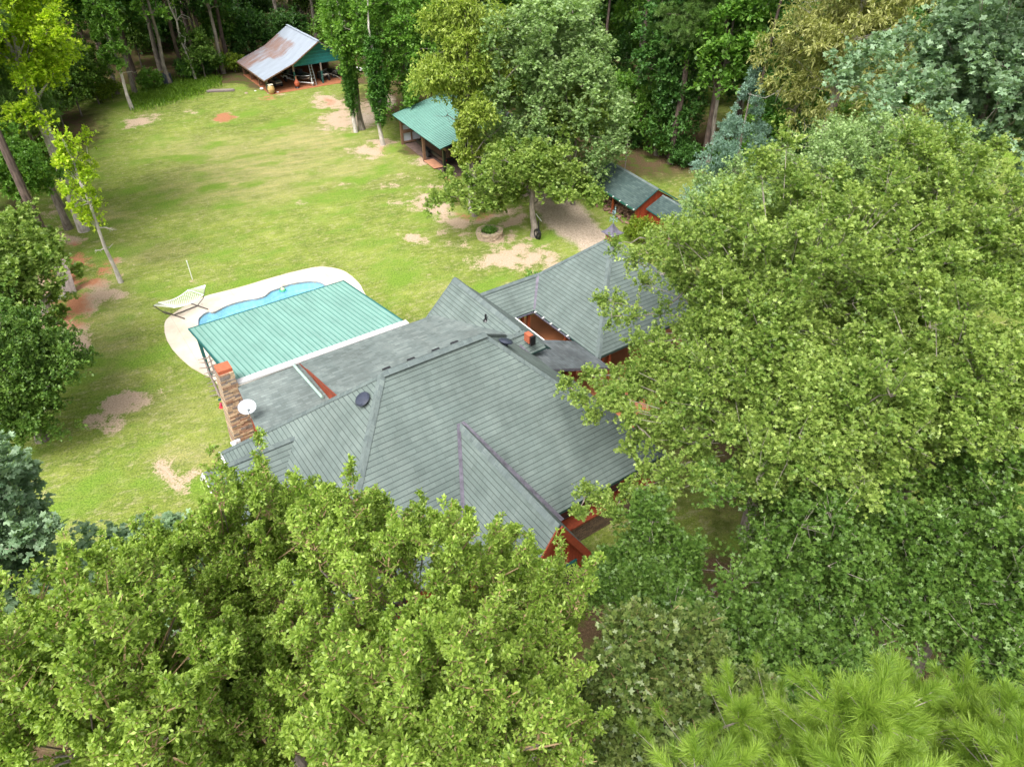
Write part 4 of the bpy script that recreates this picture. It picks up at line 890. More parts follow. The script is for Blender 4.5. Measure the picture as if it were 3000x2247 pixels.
part('body', MB().box(-.8, .9, -.4, .4, .3, .8).box(-.7, 0, -.3, .3, .8, 1.0), M['dark'], t); part('bumper', MB().box(.9, 1.0, -.45, .45, .55, .62), M['whitep'], t)
for a in (-.5, .6):
    for b in (-.45, .45): wheel(t, (a, b, .24), .24, .18, (0, 1, 0))
x, y = SW(5.6, .15); t = frame('step_ladder', (x, y), radians(34), 'tall silver ladder leaning against the teal gable of the shed', 'ladder')
for sx in (-.22, .22): part('rail', MB().beam((sx, -.75, 0), (sx*.8, .0, 2.6), .05, .08), M['steel'], t)
for k in range(8): part('rung', MB().beam((-.2, -.75+.75*(k+.6)/8, 2.6*(k+.6)/8), (.2, -.75+.75*(k+.6)/8, 2.6*(k+.6)/8), .06, .03), M['steel'], t)
p = at(797, 276, 0); t = frame('garden_urn', p, 0, 'big cream and ochre clay urn at the near corner of the shed', 'urn')
part('pot', MB().lathe([(.2, 0), (.36, .25), (.42, .55), (.36, .85), (.26, .95), (.3, 1.02)], (0, 0, 0), 20), plain('ochre_glaze', (.55, .36, .15), .4, .4, 2), t); part('rim', MB().lathe([(.3, 1.0), (.34, 1.04), (.3, 1.1), (.24, 1.08)], (0, 0, 0), 20), plain('cream_glaze', (.66, .6, .46), .4, .1), t)
p = at(872, 259, 0); t = frame('clay_chiminea', p, 0, 'orange clay chiminea standing at the foot of a shed post', 'chiminea')
part('bowl', MB().lathe([(.16, .2), (.3, .4), (.32, .65), (.2, .85), (.11, 1.0)], (0, 0, 0), 18), plain('orange_clay_pot', (.45, .11, .05), .7, .25, 5), t)
part('stack', MB().lathe([(.11, 1.0), (.1, 1.3), (.14, 1.38)], (0, 0, 0), 14), plain('brown_clay', (.30, .14, .09), .7, .2), t); part('stand', MB().lathe([(.3, 0), (.3, .05), (.16, .2)], (0, 0, 0), 12), M['black'], t)
p = at(495, 250, 0); t = frame('ribbed_barrel', p, 0, 'black ribbed plastic barrel in front of the dark wood', 'barrel')
pf = []
for k in range(9): pf += [(.52, k*.15), (.56, k*.15+.04), (.56, k*.15+.09), (.52, k*.15+.13)]
part('drum', MB().lathe([(0, 0)]+pf+[(.45, 1.36)], (0, 0, 0), 22), M['dark'], t); part('lid', MB().lathe([(.45, 1.35), (.5, 1.38), (.3, 1.46), (0, 1.48)], (0, 0, 0), 22), M['dark'], t)
p = at(648, 268, 0); t = frame('lumber_stack', p, radians(8), 'grey stack of old planks lying by the wood edge', 'lumber')
for k in range(6): part('plank', MB().beam((-1.6+.1*(k % 3), -.4+.25*(k % 3), .08+.1*(k//3)), (1.6-.2*(k % 2), -.35+.22*(k % 3), .08+.1*(k//3)), .2, .06), M['greywood'], t)
p = at(1040, 207, 0); t = frame('scrap_planks', p, radians(-25), 'pile of pale scrap planks beside the far shed', 'lumber'); RR = random.Random(8)
for k in range(9):
    a = RR.uniform(-.3, .3); part('plank', MB().beam((-1.5*cos(a), -1.5*sin(a)+RR.uniform(-.4, .4), .06+.05*k), (1.4*cos(a), 1.4*sin(a)+RR.uniform(-.4, .4), .1+.04*k), .16, .03), M['white'] if k > 3 else M['logs'], t)
for k, (px, py, s_) in enumerate(((762, 250, .2), (767, 262, .25), (722, 275, .22), (814, 272, .16), (785, 276, .13), (748, 268, .14))):
    p = at(px, py, 0); mb = MB().lathe([(0, 0), (s_, .02), (s_*.8, s_*.6), (0, s_*.8)], (0, 0, 0), 7); o = mb.build('stone_block', M['whitep'] if k % 2 else M['rock']); o.location = (p[0], p[1], 0); o.scale = (1, .7, 1)
    tag(o, 'small pale block of rubble lying in the dirt by the low end of the shed', 'stone', 'rubble blocks near the shed')

def carport():
    o = at(1180, 424, 0); t = frame('carport', o, radians(-60), 'open carport with a green metal roof and white sheet end wall under the trees', 'carport')
    mb = MB(); slab(mb, [(-.3, -.7, 2.95), (10.6, -.7, 2.95), (10.6, 5.4, 4.4), (-.3, 5.4, 4.4)], .05); o_ = part('metal_roof', mb, [M['metalgreen'], M['teal']], t)
    rb = MB()
    for k in range(37): x = -.3+10.9*k/36; rb.beam((x, -.7, 2.97), (x, 5.4, 4.42), .04, .035)
    part('roof_ribs', rb, M['ribgreen'], o_)
    mb = MB(); slab(mb, [(-.3, 5.4, 4.4), (10.6, 5.4, 4.4), (10.6, 9, 3.3), (-.3, 9, 3.3)], .05); part('rear_roof', mb, [plain('dark_tin', (.10, .11, .12), .5, .2), M['wood']], t)
    part('end_wall', MB().box(-.06, 0, 0, 5.3, 0.15, 3.0).face([(0, 0, 3.0), (0, 5.3, 4.2), (0, 5.3, 3.0)]), M['whitesheet'], t)
    for z in (.15, 1.15, 1.9): part('girt', MB().box(0, .08 if z != 1.15 else .2, 0, 5.3, z, z+.16 if z != 1.15 else z+.28), M['wood'], t)
    for y in (0, 1.0, 2.0, 3.0, 4.0, 5.2): part('stud', MB().box(.002, .1, y-.06, y+.06, .1, 3.0+.2*y-.1), M['wood'], t)
    for x in (0, 5.3, 9.8): part('post', MB().box(x-.11, x+.11, -.12, .12, 0, 2.95), M['wood'] if x < 9 else M['black'], t)
    for x in (0, 5.3, 9.8): part('post', MB().box(x-.1, x+.1, 5.2, 5.4, 0, 4.2), M['wood'], t)
    part('beam', MB().box(0, 10.4, -.16, -.02, 2.62, 2.86), M['wood'], t)
    part('floor', MB().box(-.2, 10.2, .2, 6, -.1, .025), plain('grey_dirt_floor', (.13, .085, .07), .95, .3, 2), t)
    tr = frame('flatbed_trailer', o, radians(-60), 'black flatbed trailer with wooden deck parked under the carport', 'trailer')
    part('bed', MB().box(1.6, 7.6, 1.0, 2.9, .62, .7), M['wood'], tr); part('frame', MB().box(1.5, 7.7, .88, 1.0, .5, .82).box(1.5, 7.7, 2.9, 3.02, .5, .82).box(7.6, 7.72, 1.0, 2.9, .5, .82).box(1.5, 1.6, 1.0, 2.9, .5, .82), M['black'], tr)
    for k in range(9): part('gate_bar', MB().tube([(7.7, 1.0+.235*k, .8), (8.2, 1.0+.235*k, 1.8)], .02, 5), M['black'], tr)
    for x in (3.6, 4.5): wheel(tr, (x, .72, .34), .34, .22, (0, 1, 0)); part('fender', MB().box(x-.4, x+.4, .58, .88, .7, .75), M['black'], tr)
    for y in (1.1, 2.8): part('tail_light', MB().box(7.72, 7.76, y-.08, y+.08, .6, .7), plain('red_lens', (.5, .02, .02), .3, .05), tr)
    p = at(1271, 484, 0); b = frame('plywood_sheet', p, radians(-60), 'orange dusty sheet of plywood lying beside the carport post', 'plywood')
    part('sheet', MB().box(-1.15, 1.15, -.5, .5, .12, .15), M['ply'], b); part('block', MB().box(.6, .9, -.4, .4, 0, .12), M['wood'], b)
    p = at(1318, 522, 0); b = frame('paving_slab', p, radians(-60), 'square orange slab at the base of the black carport post', 'slab'); part('slab', MB().box(-.45, .45, -.45, .45, 0, .07), M['ply'], b)
    p = at(1257, 416, 0); b = frame('cream_tarp', p, radians(-60), 'cream tarpaulin bundle hanging inside the carport end wall', 'tarpaulin')
    part('sheet', MB().tube([(.3, .2, .4), (.5, .4, 1.2), (.4, .5, 2.0), (.5, .7, 2.5)], [.4, .5, .35, .12], 9), plain('cream_cloth', (.5, .42, .3), .9, .15), b)
carport()
def car():
    p = at(1480, 424, 0); t = frame('parked_car', p, radians(78), 'glossy black car seen from behind through the leaves near the carport', 'car')
    blk = plain('glossy_black_paint', (.008, .009, .016), .12, .2, bmp=0, spec=.8)
    sec = [(0, .55, .5, .78), (.12, .86, .32, .98), (.9, .9, .28, 1.02), (2.6, .9, .28, .98), (3.9, .88, .3, .86), (4.35, .7, .4, .7)]
    mb = MB(); R_ = []
    for x, w, z0, z1 in sec: R_.append([(x, -w*.9, z0), (x, -w, (z0+z1)/2), (x, -w*.88, z1), (x, w*.88, z1), (x, w, (z0+z1)/2), (x, w*.9, z0)])
    for a, b in zip(R_[:-1], R_[1:]):
        for k in range(6): j = (k+1) % 6; mb.face([a[k], b[k], b[j], a[j]], 0, None, True)
    mb.face(R_[0]); mb.face(R_[-1][::-1]); part('body', mb, blk, t)
    cb = MB(); A = [(.35, .8, .98), (1.0, .62, 1.42), (2.2, .62, 1.45), (3.1, .78, .98)]
    for a, b in zip(A[:-1], A[1:]): cb.face([(a[0], -a[1], a[2]), (b[0], -b[1], b[2]), (b[0], b[1], b[2]), (a[0], a[1], a[2])], 1 if a[2] != b[2] and abs(a[2]-b[2]) > .1 else 0)
    for sg in (-1, 1): cb.face([(A[k][0], sg*A[k][1], A[k][2]) for k in ((0, 1, 2, 3) if sg < 0 else (3, 2, 1, 0))], 1)
    part('cabin', cb, [blk, M['glass']], t)
    for sg in (-1, 1):
        part('tail_light', MB().box(-.02, .1, sg*.72-.13, sg*.72+.13, .72, .86), plain('tail_lens', (.4, .02, .01), .2, .05), t)
        for x in (.85, 3.5): wheel(t, (x, sg*.8, .32), .32, .2, (0, 1, 0))
    part('licence_plate', MB().box(-.03, 0, -.17, .17, .6, .72), M['whitep'], t); part('chrome_trim', MB().box(.03, .08, -.6, .6, .86, .89), M['steel'], t)
car()
def woodshed():
    o = at(1860, 615, 1.7); t = frame('firewood_shed', o, radians(-62), 'open firewood shed with dark green shingle roof and red end wall', 'shed')
    mb = MB(); slab(mb, [(-7.0, 0, 1.7), (0, 0, 1.7), (0, 2.1, 3.0), (-7.0, 2.1, 3.0)], .1); slab(mb, [(-7.0, 2.1, 3.0), (0, 2.1, 3.0), (0, 4.2, 1.7), (-7.0, 4.2, 1.7)], .1)
    r = part('roof', mb, [M['roof_dark'], M['teal']], t); c = MB(); cap(c, (-7.0, 2.1, 3.0), (0, 2.1, 3.0), .14, .02); part('ridge_cap', c, M['cap'], r)
    part('gutter', MB().beam((-7.0, -.06, 1.66), (0, -.06, 1.66), .1, .1), plain('green_gutter', (.02, .10, .07), .4, .1), r)
    for k in range(8): part('gutter_bracket', MB().box(-6.6+k*.93, -6.52+k*.93, -.13, -.02, 1.68, 1.74), M['whitep'], r)
    part('end_wall', MB().face([(-.25, .35, 0), (-.25, 3.9, 0), (-.25, 3.9, 1.75), (-.25, 2.1, 2.85), (-.25, .35, 1.8)]), M['red'], t)
    part('back_wall', MB().box(-6.8, -.3, 3.5, 3.6, 0, 1.9), M['wood'], t)
    for x in (-.3, -3.4, -6.7): part('post', MB().box(x-.07, x+.07, .3, .44, 0, 1.8), M['redpost'], t)
    R_ = random.Random(4); lg = 0
    for row in range(5):
        for k in range(26):
            x = -6.4+k*.225+R_.uniform(-.05, .05); z = .1+row*.17
            if R_.random() < .12 or (x > -1.5 and row > 2): continue
            a = R_.uniform(-.15, .15); L_ = MB().tube([(-.05, -.3, 0), (.02, .3, 0)], R_.uniform(.07, .11), 6); ob = L_.build('firewood_log', M['logs'])
            px_, py_ = x, 1.15+R_.uniform(-.2, .2)-row*.02; ca, sa = cos(radians(-62)), sin(radians(-62))
            ob.location = (o[0]+px_*ca-py_*sa, o[1]+px_*sa+py_*ca, z); ob.rotation_euler = (R_.uniform(-.12, .12), 0, radians(-62)+a); tag(ob, 'split log in the firewood pile under the dark green shed roof', 'firewood', 'firewood logs stacked in the open shed')
    for k in range(16):
        ob = MB().tube([(0, -.25, 0), (.02, .25, .02)], R_.uniform(.06, .1), 6).build('firewood_log', M['logs']); px_, py_ = R_.uniform(-5.5, -.8), R_.uniform(-.1, .7); ca, sa = cos(radians(-62)), sin(radians(-62))
        ob.location = (o[0]+px_*ca-py_*sa, o[1]+px_*sa+py_*ca, .1); ob.rotation_euler = (0, 0, R_.uniform(0, 3)); tag(ob, 'loose log on the ground in front of the firewood pile', 'firewood', 'loose logs scattered before the firewood shed')
    o2 = at(1893, 611, 1.6); t = frame('small_shed', o2, radians(-62), 'small red shed with dark green shingle roof next to the firewood shed', 'shed')
    mb = MB(); slab(mb, [(0, 0, 1.6), (4.2, 0, 1.6), (4.2, 1.5, 2.4), (0, 1.5, 2.4)], .1); slab(mb, [(0, 1.5, 2.4), (4.2, 1.5, 2.4), (4.2, 3.0, 1.6), (0, 3.0, 1.6)], .1)
    r = part('roof', mb, [M['roof_dark'], M['teal']], t); c = MB(); cap(c, (0, 1.5, 2.4), (4.2, 1.5, 2.4), .12, .02); part('ridge_cap', c, M['cap'], r)
    part('wall', MB().box(.15, 4.05, .2, 2.8, 0, 1.6), M['red'], t)
woodshed()
def ring():
    p = at(1434, 693, 0); t = frame('stone_planter', p, 0, 'round planter of stacked pale stones with green plants on the lawn', 'planter'); R_ = random.Random(9)
    for L_ in range(4):
        n = 13
        for k in range(n):
            a = 2*pi*(k+.5*(L_ % 2))/n; r = .82+R_.uniform(-.05, .05); mb = MB(); w = .24+R_.uniform(-.04, .06); d = .17; h = .065
            pr = [(-w, -d), (-w*.7, d), (0, d*1.2), (w*.8, d), (w, -d*.7), (.1, -d*1.25)]; pr = [(x*R_.uniform(.85, 1.1), y*R_.uniform(.85, 1.1)) for x, y in pr]
            c, s = cos(a+pi/2), sin(a+pi/2); P = lambda x, y, z: (r*cos(a)+x*c-y*s, r*sin(a)+x*s+y*c, z)
            z0 = L_*.135; mb.face([P(x, y, z0+h*2-.01) for x, y in pr][::-1]); 
            for q in range(6): j = (q+1) % 6; mb.face([P(*pr[q], z0), P(*pr[j], z0), P(*pr[j], z0+h*2-.01), P(*pr[q], z0+h*2-.01)][::-1])
            part('stone', mb, M['rock'], t)
    rng = np.random.default_rng(3); n = 900; P_ = rng.normal(0, .27, (n, 3)); P_[:, 2] = rng.uniform(.35, .7, n); D = nrm(rng.normal(0, 1, (n, 3))+np.array([[0, 0, .4]]))
    Q, tt = leaf_quads(rng, P_, D, .13, .09, 'kite', rng.uniform(0, 1, n)); quads_obj('plants', Q, tt, LM['forest2'], t)
    part('soil', MB().lathe([(0, .4), (.75, .38)], (0, 0, 0), 16), plain('soil', (.05, .035, .025), .95), t)
ring()
def tilt_board():
    p = at(205, 860, 0); t = frame('wooden_board', (p[0], p[1]), radians(22), 'grey weathered plank board with iron hook leaning on the pine trunk', 'board')
    f = lambda x, s: (x, s*.42, s*.9)   # leaning back
    for k in range(3):
        x0 = -.42+.28*k; mb = MB(); mb.beam(f(x0+.14, .0), f(x0+.14, 2.25), .27, .05, up=(1, 0, 0)) if False else mb.face([f(x0+.005, 0), f(x0+.275, 0), f(x0+.275, 2.3), f(x0+.005, 2.3)]).face([(a, b+.06, c) for a, b, c in [f(x0+.005, 2.3), f(x0+.275, 2.3), f(x0+.275, 0), f(x0+.005, 0)]]).face([f(x0+.275, 0), (x0+.275, .06, 0), (x0+.275, 2.3*.42+.06, 2.07), f(x0+.275, 2.3)]).face([(x0+.005, .06, 0), f(x0+.005, 0), f(x0+.005, 2.3), (x0+.005, 2.3*.42+.06, 2.07)]).face([f(x0+.005, 2.3), f(x0+.275, 2.3), (x0+.275, 2.3*.42+.06, 2.07), (x0+.005, 2.3*.42+.06, 2.07)])
        part('plank', mb, M['greywood'], t)
    part('batten', MB().beam(f(-.44, 1.6), f(.44, 1.6), .1, .06), M['greywood'], t)
    part('hook', MB().tube([tuple(Vector(f(.05, 1.35))-Vector((0, .06, 0))), tuple(Vector(f(.1, 1.2))-Vector((0, .12, 0))), tuple(Vector(f(.0, 1.2))-Vector((0, .08, 0)))], .02, 6), M['black'], t)
    for k, (px, py, r) in enumerate(((165, 878, 60), (112, 922, 50))):
        p = at(px, py, .12); t = frame('aluminium_frame', (p[0], p[1]), radians(r-20), ('silver metal frame lying on red dirt beside the leaning board', 'silver metal frame poking out from under the dark bushy tree')[k], 'metal frame')
        part('bar', MB().tube([(-.6, 0, .12), (.6, 0, .12)], .03, 6), M['steel'], t); part('bar', MB().tube([(-.6, .3, .12), (.6, .3, .12)], .03, 6), M['steel'], t); part('bar', MB().tube([(.6, 0, .12), (.6, .3, .12)], .03, 6), M['steel'], t)
tilt_board()
p = at(1576, 700, 0); t = frame('hose_reel', p, radians(30), 'black hose reel standing at the foot of the oak by the driveway', 'hose reel')
part('reel', MB().tube([(.02, .36*cos(a), .42+.36*sin(a)) for a in [k*pi/9 for k in range(19)]], .05, 6).tube([(-.12, .36*cos(a), .42+.36*sin(a)) for a in [k*pi/9 for k in range(19)]], .05, 6), M['black'], t)
part('stand', MB().beam((0, -.2, 0), (0, 0, 1.5), .08, .08).beam((0, .25, 0), (0, 0, .5), .06, .06), M['black'], t)
p = at(1582, 668, .0); t = frame('white_stick', p, 0, 'thin white stick leaning against the oak trunk', 'stick'); part('stick', MB().tube([(.1, -.3, .7), (-.35, .1, 1.15)], .03, 6), M['whitep'], t); part('stick_end', MB().tube([(.1, -.3, .7), (.32, -.5, .0)], .015, 6), M['wood'], t)
p = at(1831, 495, 0); t = frame('thin_post', p, 0, 'tall thin pale post standing behind the firewood shed', 'post'); part('shaft', MB().tube([(0, 0, 0), (0, 0, 2.9)], .05, 7), M['greywood'], t); part('finial', MB().lathe([(.07, 2.9), (.07, 2.98), (0, 3.0)], (0, 0, 0), 7), M['greywood'], t)
print('yard ok')

# ------------------------------------------------------------------ TREES
def inpoly(x, y, poly):
    c = np.zeros(len(x), bool); n = len(poly)
    for k in range(n):
        x0, y0 = poly[k]; x1, y1 = poly[(k+1) % n]
        h = ((y0 > y) != (y1 > y)) & (x < (x1-x0)*(y-y0)/((y1-y0)+1e-9)+x0); c ^= h
    return c
def fillY(poly, Y0, Y1, n, r, seed, origin):
    rng = np.random.default_rng(seed); P_ = np.array(poly, float); lo, hi = P_.min(0), P_.max(0); out = []
    while len(out) < n:
        x, y = rng.uniform(lo[0], hi[0]), rng.uniform(lo[1], hi[1])
        if not inpoly(np.array([x]), np.array([y]), poly)[0]: continue
        d = _fw*CF + _rt*(x-1500) - _up*(y-1123.5); Q = _C+d*(rng.uniform(Y0, Y1)/d[1])-origin
        out.append((*Q, r*rng.uniform(.7, 1.3)))
    return out
def keep(poly):
    def f(W):
        x, y = proj(W); return inpoly(x, y, poly)
    return f
WOP = [(x, y+35) for x, y in [(-400, 2000), (0, 1900), (130, 1720), (300, 1640), (440, 1570), (560, 1540), (640, 1450), (760, 1380), (880, 1450), (1050, 1480), (1160, 1510), (1300, 1540), (1350, 1400), (1400, 1540), (1440, 1470), (1500, 1530), (1560, 1610), (1650, 1650), (1700, 1760), (1720, 2000), (1680, 2500), (-400, 2600)]]
def WO(px, py, z, R, seed, label, n=130, **k):
    k.setdefault('boughs', (12, 1.0)); n = int(n*1.25)
    c = at(px, py, z); b = (c[0]+k.pop('bx', 0), c[1]+k.pop('by', 0))
    kw = dict(rc=.36, ns=40, nl=14, L=.084, W=.035, style='kite', tr=.22, zmin=-.3, upb=1, outb=.25, spire=2.6, limbs=26, twigs=.8, twigm='twigwarm', lightest=.55, flat=.5, jit=.26, inner=.9, skip=keep(WOP))
    kw.update(k)
    return make_tree('water_oak', b, z+1.0, (c[0]-b[0], c[1]-b[1], z), R, 'waterA', label, seed=seed, nclump=int(n*1.1), group='water oaks in front of the house', **kw)
WO(1200, 1740, 13.2, (2.9, 2.7, 2.8), 1, 'water oak whose upright shoots cover the front gable of the house', 190)
WO(640, 1660, 13.2, (2.6, 2.7, 2.7), 2, 'water oak with twiggy fresh green top before the left end of the roof', 190)
WO(300, 2060, 14.6, (2.6, 1.9, 2.2), 3, 'pale green water oak filling the bottom left corner', 150)
WO(1230, 2180, 14.4, (2.3, 1.7, 2.0), 4, 'water oak crown at the bottom centre edge with pale new leaves', 140)
WO(790, 2150, 12.2, (2.0, 1.8, 1.8), 6, 'shaded lower water oak between the two nearest crowns', 110, lightest=.2)
WO(930, 1640, 12.0, (2.4, 2.2, 2.4), 7, 'water oak in the middle gap with a few red leaves', 130, lightest=.3)
WO(1560, 1850, 12.2, (1.5, 1.8, 2.2), 8, 'narrow water oak nearest the scarlet leaved oak', 110, lightest=.3)
WO(1500, 2150, 12.6, (1.7, 1.6, 1.8), 9, 'water oak at the bottom edge between the crown centre and the scarlet leaved oak', 100, lightest=.35)
WO(560, 2200, 12.4, (2.0, 1.6, 1.6), 10, 'low water oak at the bottom edge behind the corner crown', 100, lightest=.3)

def fill(poly, z0, z1, n, r, seed, origin):
    rng = np.random.default_rng(seed); P_ = np.array(poly, float); lo, hi = P_.min(0), P_.max(0); out = []
    while len(out) < n:
        x, y = rng.uniform(lo[0], hi[0]), rng.uniform(lo[1], hi[1])
        if not inpoly(np.array([x]), np.array([y]), poly)[0]: continue
        w = (x-lo[0])/(hi[0]-lo[0]); z = z0+(z1-z0)*w+rng.uniform(-.6, .6); q = at(x, y, z)-origin; out.append((*q, r*rng.uniform(.75, 1.25)))
    return out
OKP = [(1830, 760), (1900, 720), (1990, 670), (2020, 600), (2060, 520), (2180, 470), (2260, 430), (2400, 370), (2560, 330), (2700, 390), (3300, 460), (3300, 2600), (1800, 2600), (1740, 1950), (1800, 1700), (2150, 1650), (2200, 1500), (1980, 1400), (1900, 1280), (1850, 1180), (1900, 1050)]
def OAK(px, py, z, R, seed, label, kind='oak', n=130, **k):
    k.setdefault('boughs', (13 if R[0] < 3.5 else 18, max(.55, R[0]*.36))); n = int(n*1.35)
    c = at(px, py, z); bx, by = k.pop('bx', 0), k.pop('by', 0); b = (c[0]+bx, c[1]+by)
    kw = dict(rc=.72, ns=32, nl=14, L=.135, W=.10, style='lobed', tr=.30, zmin=-.25, upb=.9, outb=.7, limbs=30, twigs=.2, inner=.4, skip=keep(OKP), lightest=.45, flat=.6, deadn=7, jit=.32, group='oaks crowding the right of the house')
    kw.update(k)
    return make_tree('white_oak', b, z+R[2]*.5, (-bx, -by, z), R, kind, label, seed=seed, nclump=n, **kw)
# the oak that reaches over the garage and the main roof
OAK(2290, 900, 11.5, (4.2, 5.0, 4.2), 11, 'big oak reaching its left branches over the garage roof', n=190, bx=.8, by=-1,
    extra=fill([(1800, 760), (1880, 710), (1990, 670), (2060, 560), (2200, 500), (2400, 600), (2400, 1100), (2100, 1080), (1900, 1000), (1960, 900), (2010, 800), (1900, 780)], 9.0, 11.5, 70, .62, 5, np.array([at(2290, 900, 11.5)[0]+.8, at(2290, 900, 11.5)[1]-1, 0]))+[(*(np.array(at(px, py, z))-np.array([at(2290, 900, 11.5)[0]+.8, at(2290, 900, 11.5)[1]-1, 0])), r) for px, py, z, r in
     ((1800, 720, 9, .55), (1850, 760, 9.2, .7), (1900, 700, 9.5, .7), (1960, 660, 9.8, .7), (1880, 830, 9, .7), (1800, 880, 8.4, .6), (1760, 880, 8.2, .45), (1790, 930, 8.1, .5), (1850, 930, 8.6, .6), (1950, 800, 9.4, .8), (1940, 920, 9, .8), (2020, 860, 9.5, .8), (2040, 740, 10, .8), (1860, 1000, 8.4, .55), (1950, 1010, 8.6, .7), (2040, 980, 9.2, .8), (2080, 620, 10.4, .8), (2160, 560, 10.8, .8), (1990, 740, 9.7, .7),
      (2050, 1080, 8.8, .7))])
OAK(2330, 1240, 10.5, (3.7, 3.5, 3.6), 12, 'big oak hanging over the right corner of the main roof', n=190, bx=1.2, by=-.8,
    extra=fill([(1900, 980), (2080, 960), (2150, 1100), (1950, 1140)], 8.0, 9.0, 16, .5, 16, np.array([at(2330, 1240, 10.5)[0]+1.2, at(2330, 1240, 10.5)[1]-.8, 0]))+fill([(1830, 1050), (2030, 1040), (2070, 1280), (1920, 1300)], 7.6, 8.8, 26, .5, 17, np.array([at(2330, 1240, 10.5)[0]+1.2, at(2330, 1240, 10.5)[1]-.8, 0]))+fill([(1740, 1140), (1860, 1060), (2000, 1000), (2300, 1000), (2300, 1450), (2050, 1440), (1930, 1360), (1900, 1260), (1790, 1230)], 8.2, 9.6, 60, .55, 6, np.array([at(2330, 1240, 10.5)[0]+1.2, at(2330, 1240, 10.5)[1]-.8, 0]))+[(*(np.array(at(px, py, z))-np.array([at(2330, 1240, 10.5)[0]+1.2, at(2330, 1240, 10.5)[1]-.8, 0])), r) for px, py, z, r in
     ((1660, 1125, 7.6, .42), (1700, 1165, 7.6, .45), (1730, 1100, 7.7, .45), (1770, 1160, 7.8, .5), (1800, 1100, 8, .5), (1735, 1215, 7.4, .38), (1850, 1160, 8.2, .6), (1900, 1080, 8.6, .6), (1950, 1160, 8.6, .7), (2030, 1130, 9, .7), (1880, 1240, 8, .5), (1960, 1260, 8.4, .6), (1840, 1310, 7.4, .42), (1880, 1370, 7.4, .5), (1960, 1370, 8, .6), (2040, 1330, 8.4, .7),
      (1720, 1440, 6.4, .4), (1770, 1460, 6.4, .45), (1830, 1440, 6.6, .45), (1700, 1500, 6.2, .36), (1880, 1460, 7, .5), (1950, 1450, 7.4, .55), (2060, 1230, 9, .7), (1800, 1500, 6.2, .35))])
OAK(2720, 760, 12.0, (5.0, 5.2, 4.4), 13, 'broad oak at the right edge above the middle of the picture', n=160, rc=.75)
OAK(2780, 1200, 11.0, (4.0, 3.6, 3.6), 14, 'pale leaved oak at the right edge level with the main roof', n=130, kind='oak')
OAK(2160, 700, 9.4, (3.4, 3.2, 3.0), 15, 'oak with pale lobed leaves beside the blue-green cedar', n=120, kind='oakpale', rc=.7)
OAK(2540, 500, 12.0, (5.2, 5.0, 3.8), 16, 'fresh green oak below the olive drooping tree', n=130, kind='oakpale', rc=.8)
OAK(2420, 1650, 7.0, (3.8, 2.8, 3.0), 17, 'dark oak in the lower right with bare twigs showing', n=150, kind='oakdark', lightest=.4, deadn=8, zmin=-.1)
OAK(2850, 1700, 8.4, (3.2, 2.8, 3.0), 18, 'dark oak at the lower right edge above the pine', n=130, kind='oakdark', lightest=.3, deadn=5)
OAK(3000, 1960, 7.0, (2.4, 2.0, 2.6), 24, 'dark oak at the right edge just above the bright pine tips', n=90, kind='oakdark', lightest=.3, skip=None)
OAK(2200, 1990, 6.5, (3.0, 1.9, 2.6), 19, 'low dark oak between the scarlet oak and the bright pine', n=120, kind='oakdark', lightest=.25, deadn=4)
OAK(1880, 1700, 5.6, (1.7, 1.8, 2.4), 20, 'young dark oak beside the front gable of the house', n=90, skip=None, kind='oakdark', rc=.5, lightest=.25, deadn=2)
OAK(1960, 2110, 13.0, (1.5, 1.45, 1.6), 21, 'oak with sharply lobed glossy leaves and pale tips at the bottom', n=110, skip=None, deadn=1, kind='scarlet', rc=.34, ns=30, nl=14, L=.105, W=.085, lightest=.25, twigs=.4, twigm='twigwarm', group='oaks at the bottom edge')
# upper right
OAK(2900, 300, 14.0, (6.5, 6.0, 6.5), 22, 'tall blue-tinged oak in the top right corner', n=170, skip=None, kind='oakblue', rc=1.0, ns=20, nl=10, L=.3, W=.26)
c = at(2470, 190, 13); make_tree('chestnut_tree', (c[0], c[1]), 20, (0, 0, 13.5), (5.0, 5, 7.0), 'chestnut', 'large olive tan tree with drooping leaves and grey dead limbs', seed=23, nclump=150, rc=1.1, ns=22, nl=12, L=.34, W=.10, style='long', bark='barkpale', tr=.4, boughs=(20, 1.7), droop=.35, upb=.2, outb=.9, limbs=30, deadn=8, lightest=.3, inner=.1, zmin=-.6)
c = at(2165, 440, 0)
def cedar(px, py, H, seed, label):
    c = (16.8, 52.0); rng = np.random.default_rng(seed); t = thing('red_cedar', (c[0], c[1], 0), label, 'tree'); n = 130
    z = H*(.08+.92*rng.uniform(0, 1, n)**1.25); r = (1-z/H)*.40*H*rng.uniform(.5, 1.05, n); a = rng.uniform(0, 6.283, n)
    Cl = np.stack([r*np.cos(a), r*np.sin(a), z], 1); Rc = .28+.5*(1-z/H)
    Q, tt, seg = clump_leaves(rng, (0, 0, H*.35), Cl, Rc, 26, 14, .16, .05, 'long', .8, .9, 0, 0, .4, .5)
    quads_obj('crown', Q, tt, LM['cedar'], t); part('trunk', MB().tube([(0, 0, 0), (0, 0, H*.95)], [.22, .03], 8), M['bark'], t)
cedar(2150, 560, 12.0, 31, 'blue-green cedar with a pointed top behind the oaks')

